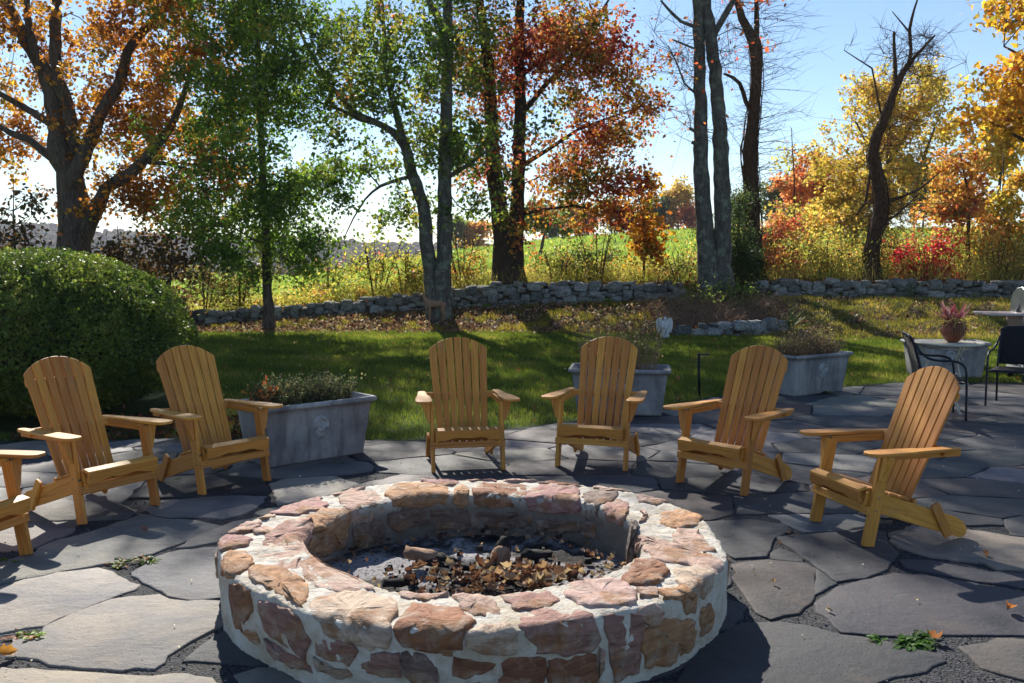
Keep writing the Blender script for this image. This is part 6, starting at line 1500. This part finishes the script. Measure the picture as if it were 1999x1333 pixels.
def curled(acc, C, size, col, rng):
    """curled dry oak leaf: 3x5 grid bent along its length"""
    L = size; u = np.linspace(0, 1, 6); w_ = L * .24 * np.array([.15, .8, .95, .75, .6, .05]) * (1 + .3 * np.array([0, 1, -1, 1, -1, 0])); cu = rng.uniform(.8, 3.4); fo = rng.uniform(.3, 1.8)
    x = L * np.sin(cu * (u - .5)) / cu; z = L * (1 - np.cos(cu * (u - .5))) / cu; V = []
    for k in range(6): V += [(x[k], -w_[k], z[k] + fo * w_[k]), (x[k], 0, z[k]), (x[k], w_[k], z[k] + fo * w_[k] * rng.uniform(.6, 1.3))]
    Rm = np.array(Matrix.Rotation(rng.uniform(0, 6.28), 3, 'Z') @ Matrix.Rotation(rng.normal(0, .7), 3, 'X') @ Matrix.Rotation(rng.normal(0, .5), 3, 'Y')); V = np.array(V) @ Rm.T + C; k = np.arange(18).reshape(6, 3)
    acc.add(V, np.concatenate([np.stack([k[:-1, 0], k[:-1, 1], k[1:, 1], k[1:, 0]], 1), np.stack([k[:-1, 1], k[:-1, 2], k[1:, 2], k[1:, 1]], 1)]), col=np.array(col) * rng.uniform(.7, 1.25))
DL = [(.20, .105, .065), (.30, .19, .12), (.13, .06, .042), (.09, .05, .04), (.38, .28, .19)]
ac = Acc()
for i in range(360):
    t = rng.random()
    if t < .62: p = unp(rng.normal(985, 95), rng.normal(1130, 12), .11); p[2] = .10 + abs(rng.normal(0, .028)); sz = rng.uniform(.04, .085)
    elif t < .82: a_ = rng.uniform(math.radians(100), math.radians(262)); r_ = rng.uniform(.62, .76); p = np.array([PITC[0] + r_ * math.sin(a_), PITC[1] - r_ * math.cos(a_), .09 + rng.uniform(0, .02)]); sz = rng.uniform(.03, .065)
    else: a_ = rng.uniform(0, 6.28); r_ = rng.uniform(.1, .74); p = np.array([PITC[0] + r_ * math.sin(a_), PITC[1] - r_ * math.cos(a_), .095]); sz = rng.uniform(.025, .05)
    if math.hypot(p[0] - PITC[0], p[1] - PITC[1]) > .75: continue
    curled(ac, p, sz, DL[rng.integers(5)], rng)
tag(ac.build('dry_leaf_heap', M['dryleaf'], None, True), 'heap of curled brown oak leaves inside the fire pit', 'dry leaves', None, 'stuff')
ac = Acc(); n = 170   # charcoal bits
for i in range(n):
    a_ = rng.uniform(0, 6.28); r_ = rng.uniform(0, .7) ** .8; s = rng.uniform(.006, .022); V = rng.normal(0, s * .6, (8, 3)); h_ = np.array([[x, y, z] for x in (-1, 1) for y in (-1, 1) for z in (-1, 1)]) * s * .6
    ac.add(h_ * rng.uniform(.5, 1.4, (1, 3)) + V * .3 + [PITC[0] + r_ * math.sin(a_) * .75 + .1, PITC[1] - r_ * math.cos(a_) * .6, .085 + s * .3], np.array([[0, 1, 3, 2], [4, 6, 7, 5], [0, 4, 5, 1], [2, 3, 7, 6], [0, 2, 6, 4], [1, 5, 7, 3]]))
tag(ac.build('charcoal_bits', M['charcoal']), 'black charcoal pieces and cinders strewn over the ash', 'charcoal', None, 'stuff')
ac = Acc(); V = [(-.07, -.02, 0), (-.03, -.035, .012), (.03, -.03, .02), (.075, 0, .03), (.03, .03, .03), (-.03, .025, .02)]
for (px, py, sz, col, lab) in ((283, 1037, .085, (.26, .13, .11), 'flat reddish brown leaf on the pale flagstone in front of the left chairs'), (1966, 1190, .10, (.50, .19, .06), 'bright orange curled leaf on the stone near the right edge'), (1930, 1080, .075, (.40, .18, .08), 'brown curled leaf right of the nearest right chair'),
                              (1822, 1245, .085, (.28, .12, .06), 'dark rust leaf beside the green weed at lower right'), (1540, 1041, .05, (.32, .15, .09), 'small brown leaf by the stone joint near the nearest right chair'), (1512, 1136, .045, (.38, .26, .16), 'tan leaf scrap on the purple grey stone right of the pit'),
                              (1622, 1189, .045, (.46, .36, .26), 'pale tan leaf scrap on the large dark stone'), (8, 1275, .10, (.55, .26, .06), 'golden orange leaf cut by the left edge'), (1520, 1060, .05, (.25, .14, .10), 'dull brown leaf in the joint between two grey stones'), (672, 838, .05, (.4, .22, .1), 'tiny orange leaf on the lawn edge behind the lavender planter')):
    p = unp(px, py, .02); r_ = np.random.default_rng(int(px)); a = Acc(); curled(a, np.zeros(3), sz, col, r_); o = a.build('fallen_leaf', M['dryleaf'], None, True); o.location = p; tag(o, lab, 'leaf', 'single leaves on the patio')
n = 330; ac = Acc()
for i in range(n):   # tiny scattered bits
    p = np.array([rng.uniform(-3, 4.2), 3.2 + 6 * rng.random() ** 1.2, .016])
    if np.hypot(*(p[:2] - PITC)) < RO + .03 or abs(p[0]) > p[1] * .56: continue
    curled(ac, p, rng.uniform(.008, .022), [(.36, .2, .1), (.5, .42, .3), (.2, .1, .06), (.6, .58, .55)][rng.integers(4)], rng)
tag(ac.build('leaf_crumbs', M['dryleaf'], None, True), 'tiny leaf crumbs and twig bits scattered on the patio', 'leaf crumbs', None, 'stuff')
def weed(px, py, R, n, label, pal, h=.05, flat=1.0):
    p = unp(px, py, 0); root = tag(empty('weed', (p[0], p[1], 0)), label, 'weed', 'weeds in the patio joints'); r = np.random.default_rng(int(px * 7 + py)); m = n
    nr = max(2, n // 9); ac = Acc(); la = Acc()
    for q in range(nr):
        cx, cy = r.normal(0, R * .45), r.normal(0, R * .22)
        for k in range(9):
            a = r.uniform(0, 6.28); L = R * r.uniform(.35, .75) * .8; e = r.uniform(.1, .9); d = np.array([math.cos(a) * math.cos(e), math.sin(a) * math.cos(e), math.sin(e)])
            t = np.linspace(0, 1, 6); P = np.array([cx, cy, .006]) + d * L * t[:, None] - np.array([0, 0, .5 * L]) * t[:, None] ** 2; P[:, 2] = P[:, 2].clip(.006) * (h / .05)
            s = np.cross(d, [0, 0, 1]); s /= np.linalg.norm(s) + 1e-6; w_ = L * .15 * np.array([.2, .9, .55, 1.1, .9, .1])
            V = np.stack([P - s * w_[:, None], P + [0, 0, -.003], P + s * w_[:, None]], 1).reshape(-1, 3); kk = np.arange(18).reshape(6, 3)
            la.add(V, np.concatenate([np.stack([kk[:-1, 0], kk[:-1, 1], kk[1:, 1], kk[1:, 0]], 1), np.stack([kk[:-1, 1], kk[:-1, 2], kk[1:, 2], kk[1:, 1]], 1)]), col=np.array(pal[r.integers(len(pal))]) * r.uniform(.7, 1.3))
    la.build('leaves', M['grassblade'], root, True)
WP = [(.08, .17, .02), (.13, .22, .035), (.05, .11, .015), (.22, .26, .05)]
weed(252, 1098, .13, 70, 'broad leafy dandelion weed in the joint left of the fire pit', WP + [(.2, .06, .02)])
weed(50, 1245, .11, 50, 'bright yellow green weed in the joint at lower left', [(.2, .3, .04), (.3, .36, .07), (.12, .2, .03), (.3, .08, .03)])
weed(1772, 1255, .14, 110, 'dense dark green weed mat at lower right', [(.04, .10, .015), (.06, .14, .02), (.03, .07, .012)], .04)
weed(330, 962, .06, 18, 'small light green weed beside a front leg of the second chair', WP)
weed(350, 937, .04, 18, 'tiny weed in the stone gap between the two left chairs', WP)
weed(20, 1095, .08, 27, 'faint green weed in shade by the left edge chair', WP)
weed(1612, 768, .12, 45, 'green weed growing at the foot of the dry lavender planter', [(.04, .09, .02), (.07, .13, .03)], .09)
weed(1678, 771, .10, 27, 'low dark weed on the patio right of the dry lavender planter', [(.04, .08, .02), (.06, .10, .02)], .03)
weed(660, 905, .05, 18, 'small weed at the foot of the lavender planter', WP)

# ------------------------------------------------------------------ thin autumn haze
def _haze():
    m, nt, out = new_mat('haze'); v = nt.nodes.new('ShaderNodeVolumePrincipled'); v.inputs['Color'].default_value = (.86, .90, 1.0, 1); v.inputs['Density'].default_value = HAZE; v.inputs['Anisotropy'].default_value = .2
    nt.links.new(v.outputs[0], out.inputs['Volume']); return m
HAZE = .00028
a = Acc(); box(a, (0, 740, 16), (3100, 1640, 62)); tag(a.build('haze', _haze()), 'thin pale haze filling the valley air', 'haze', None, 'stuff')
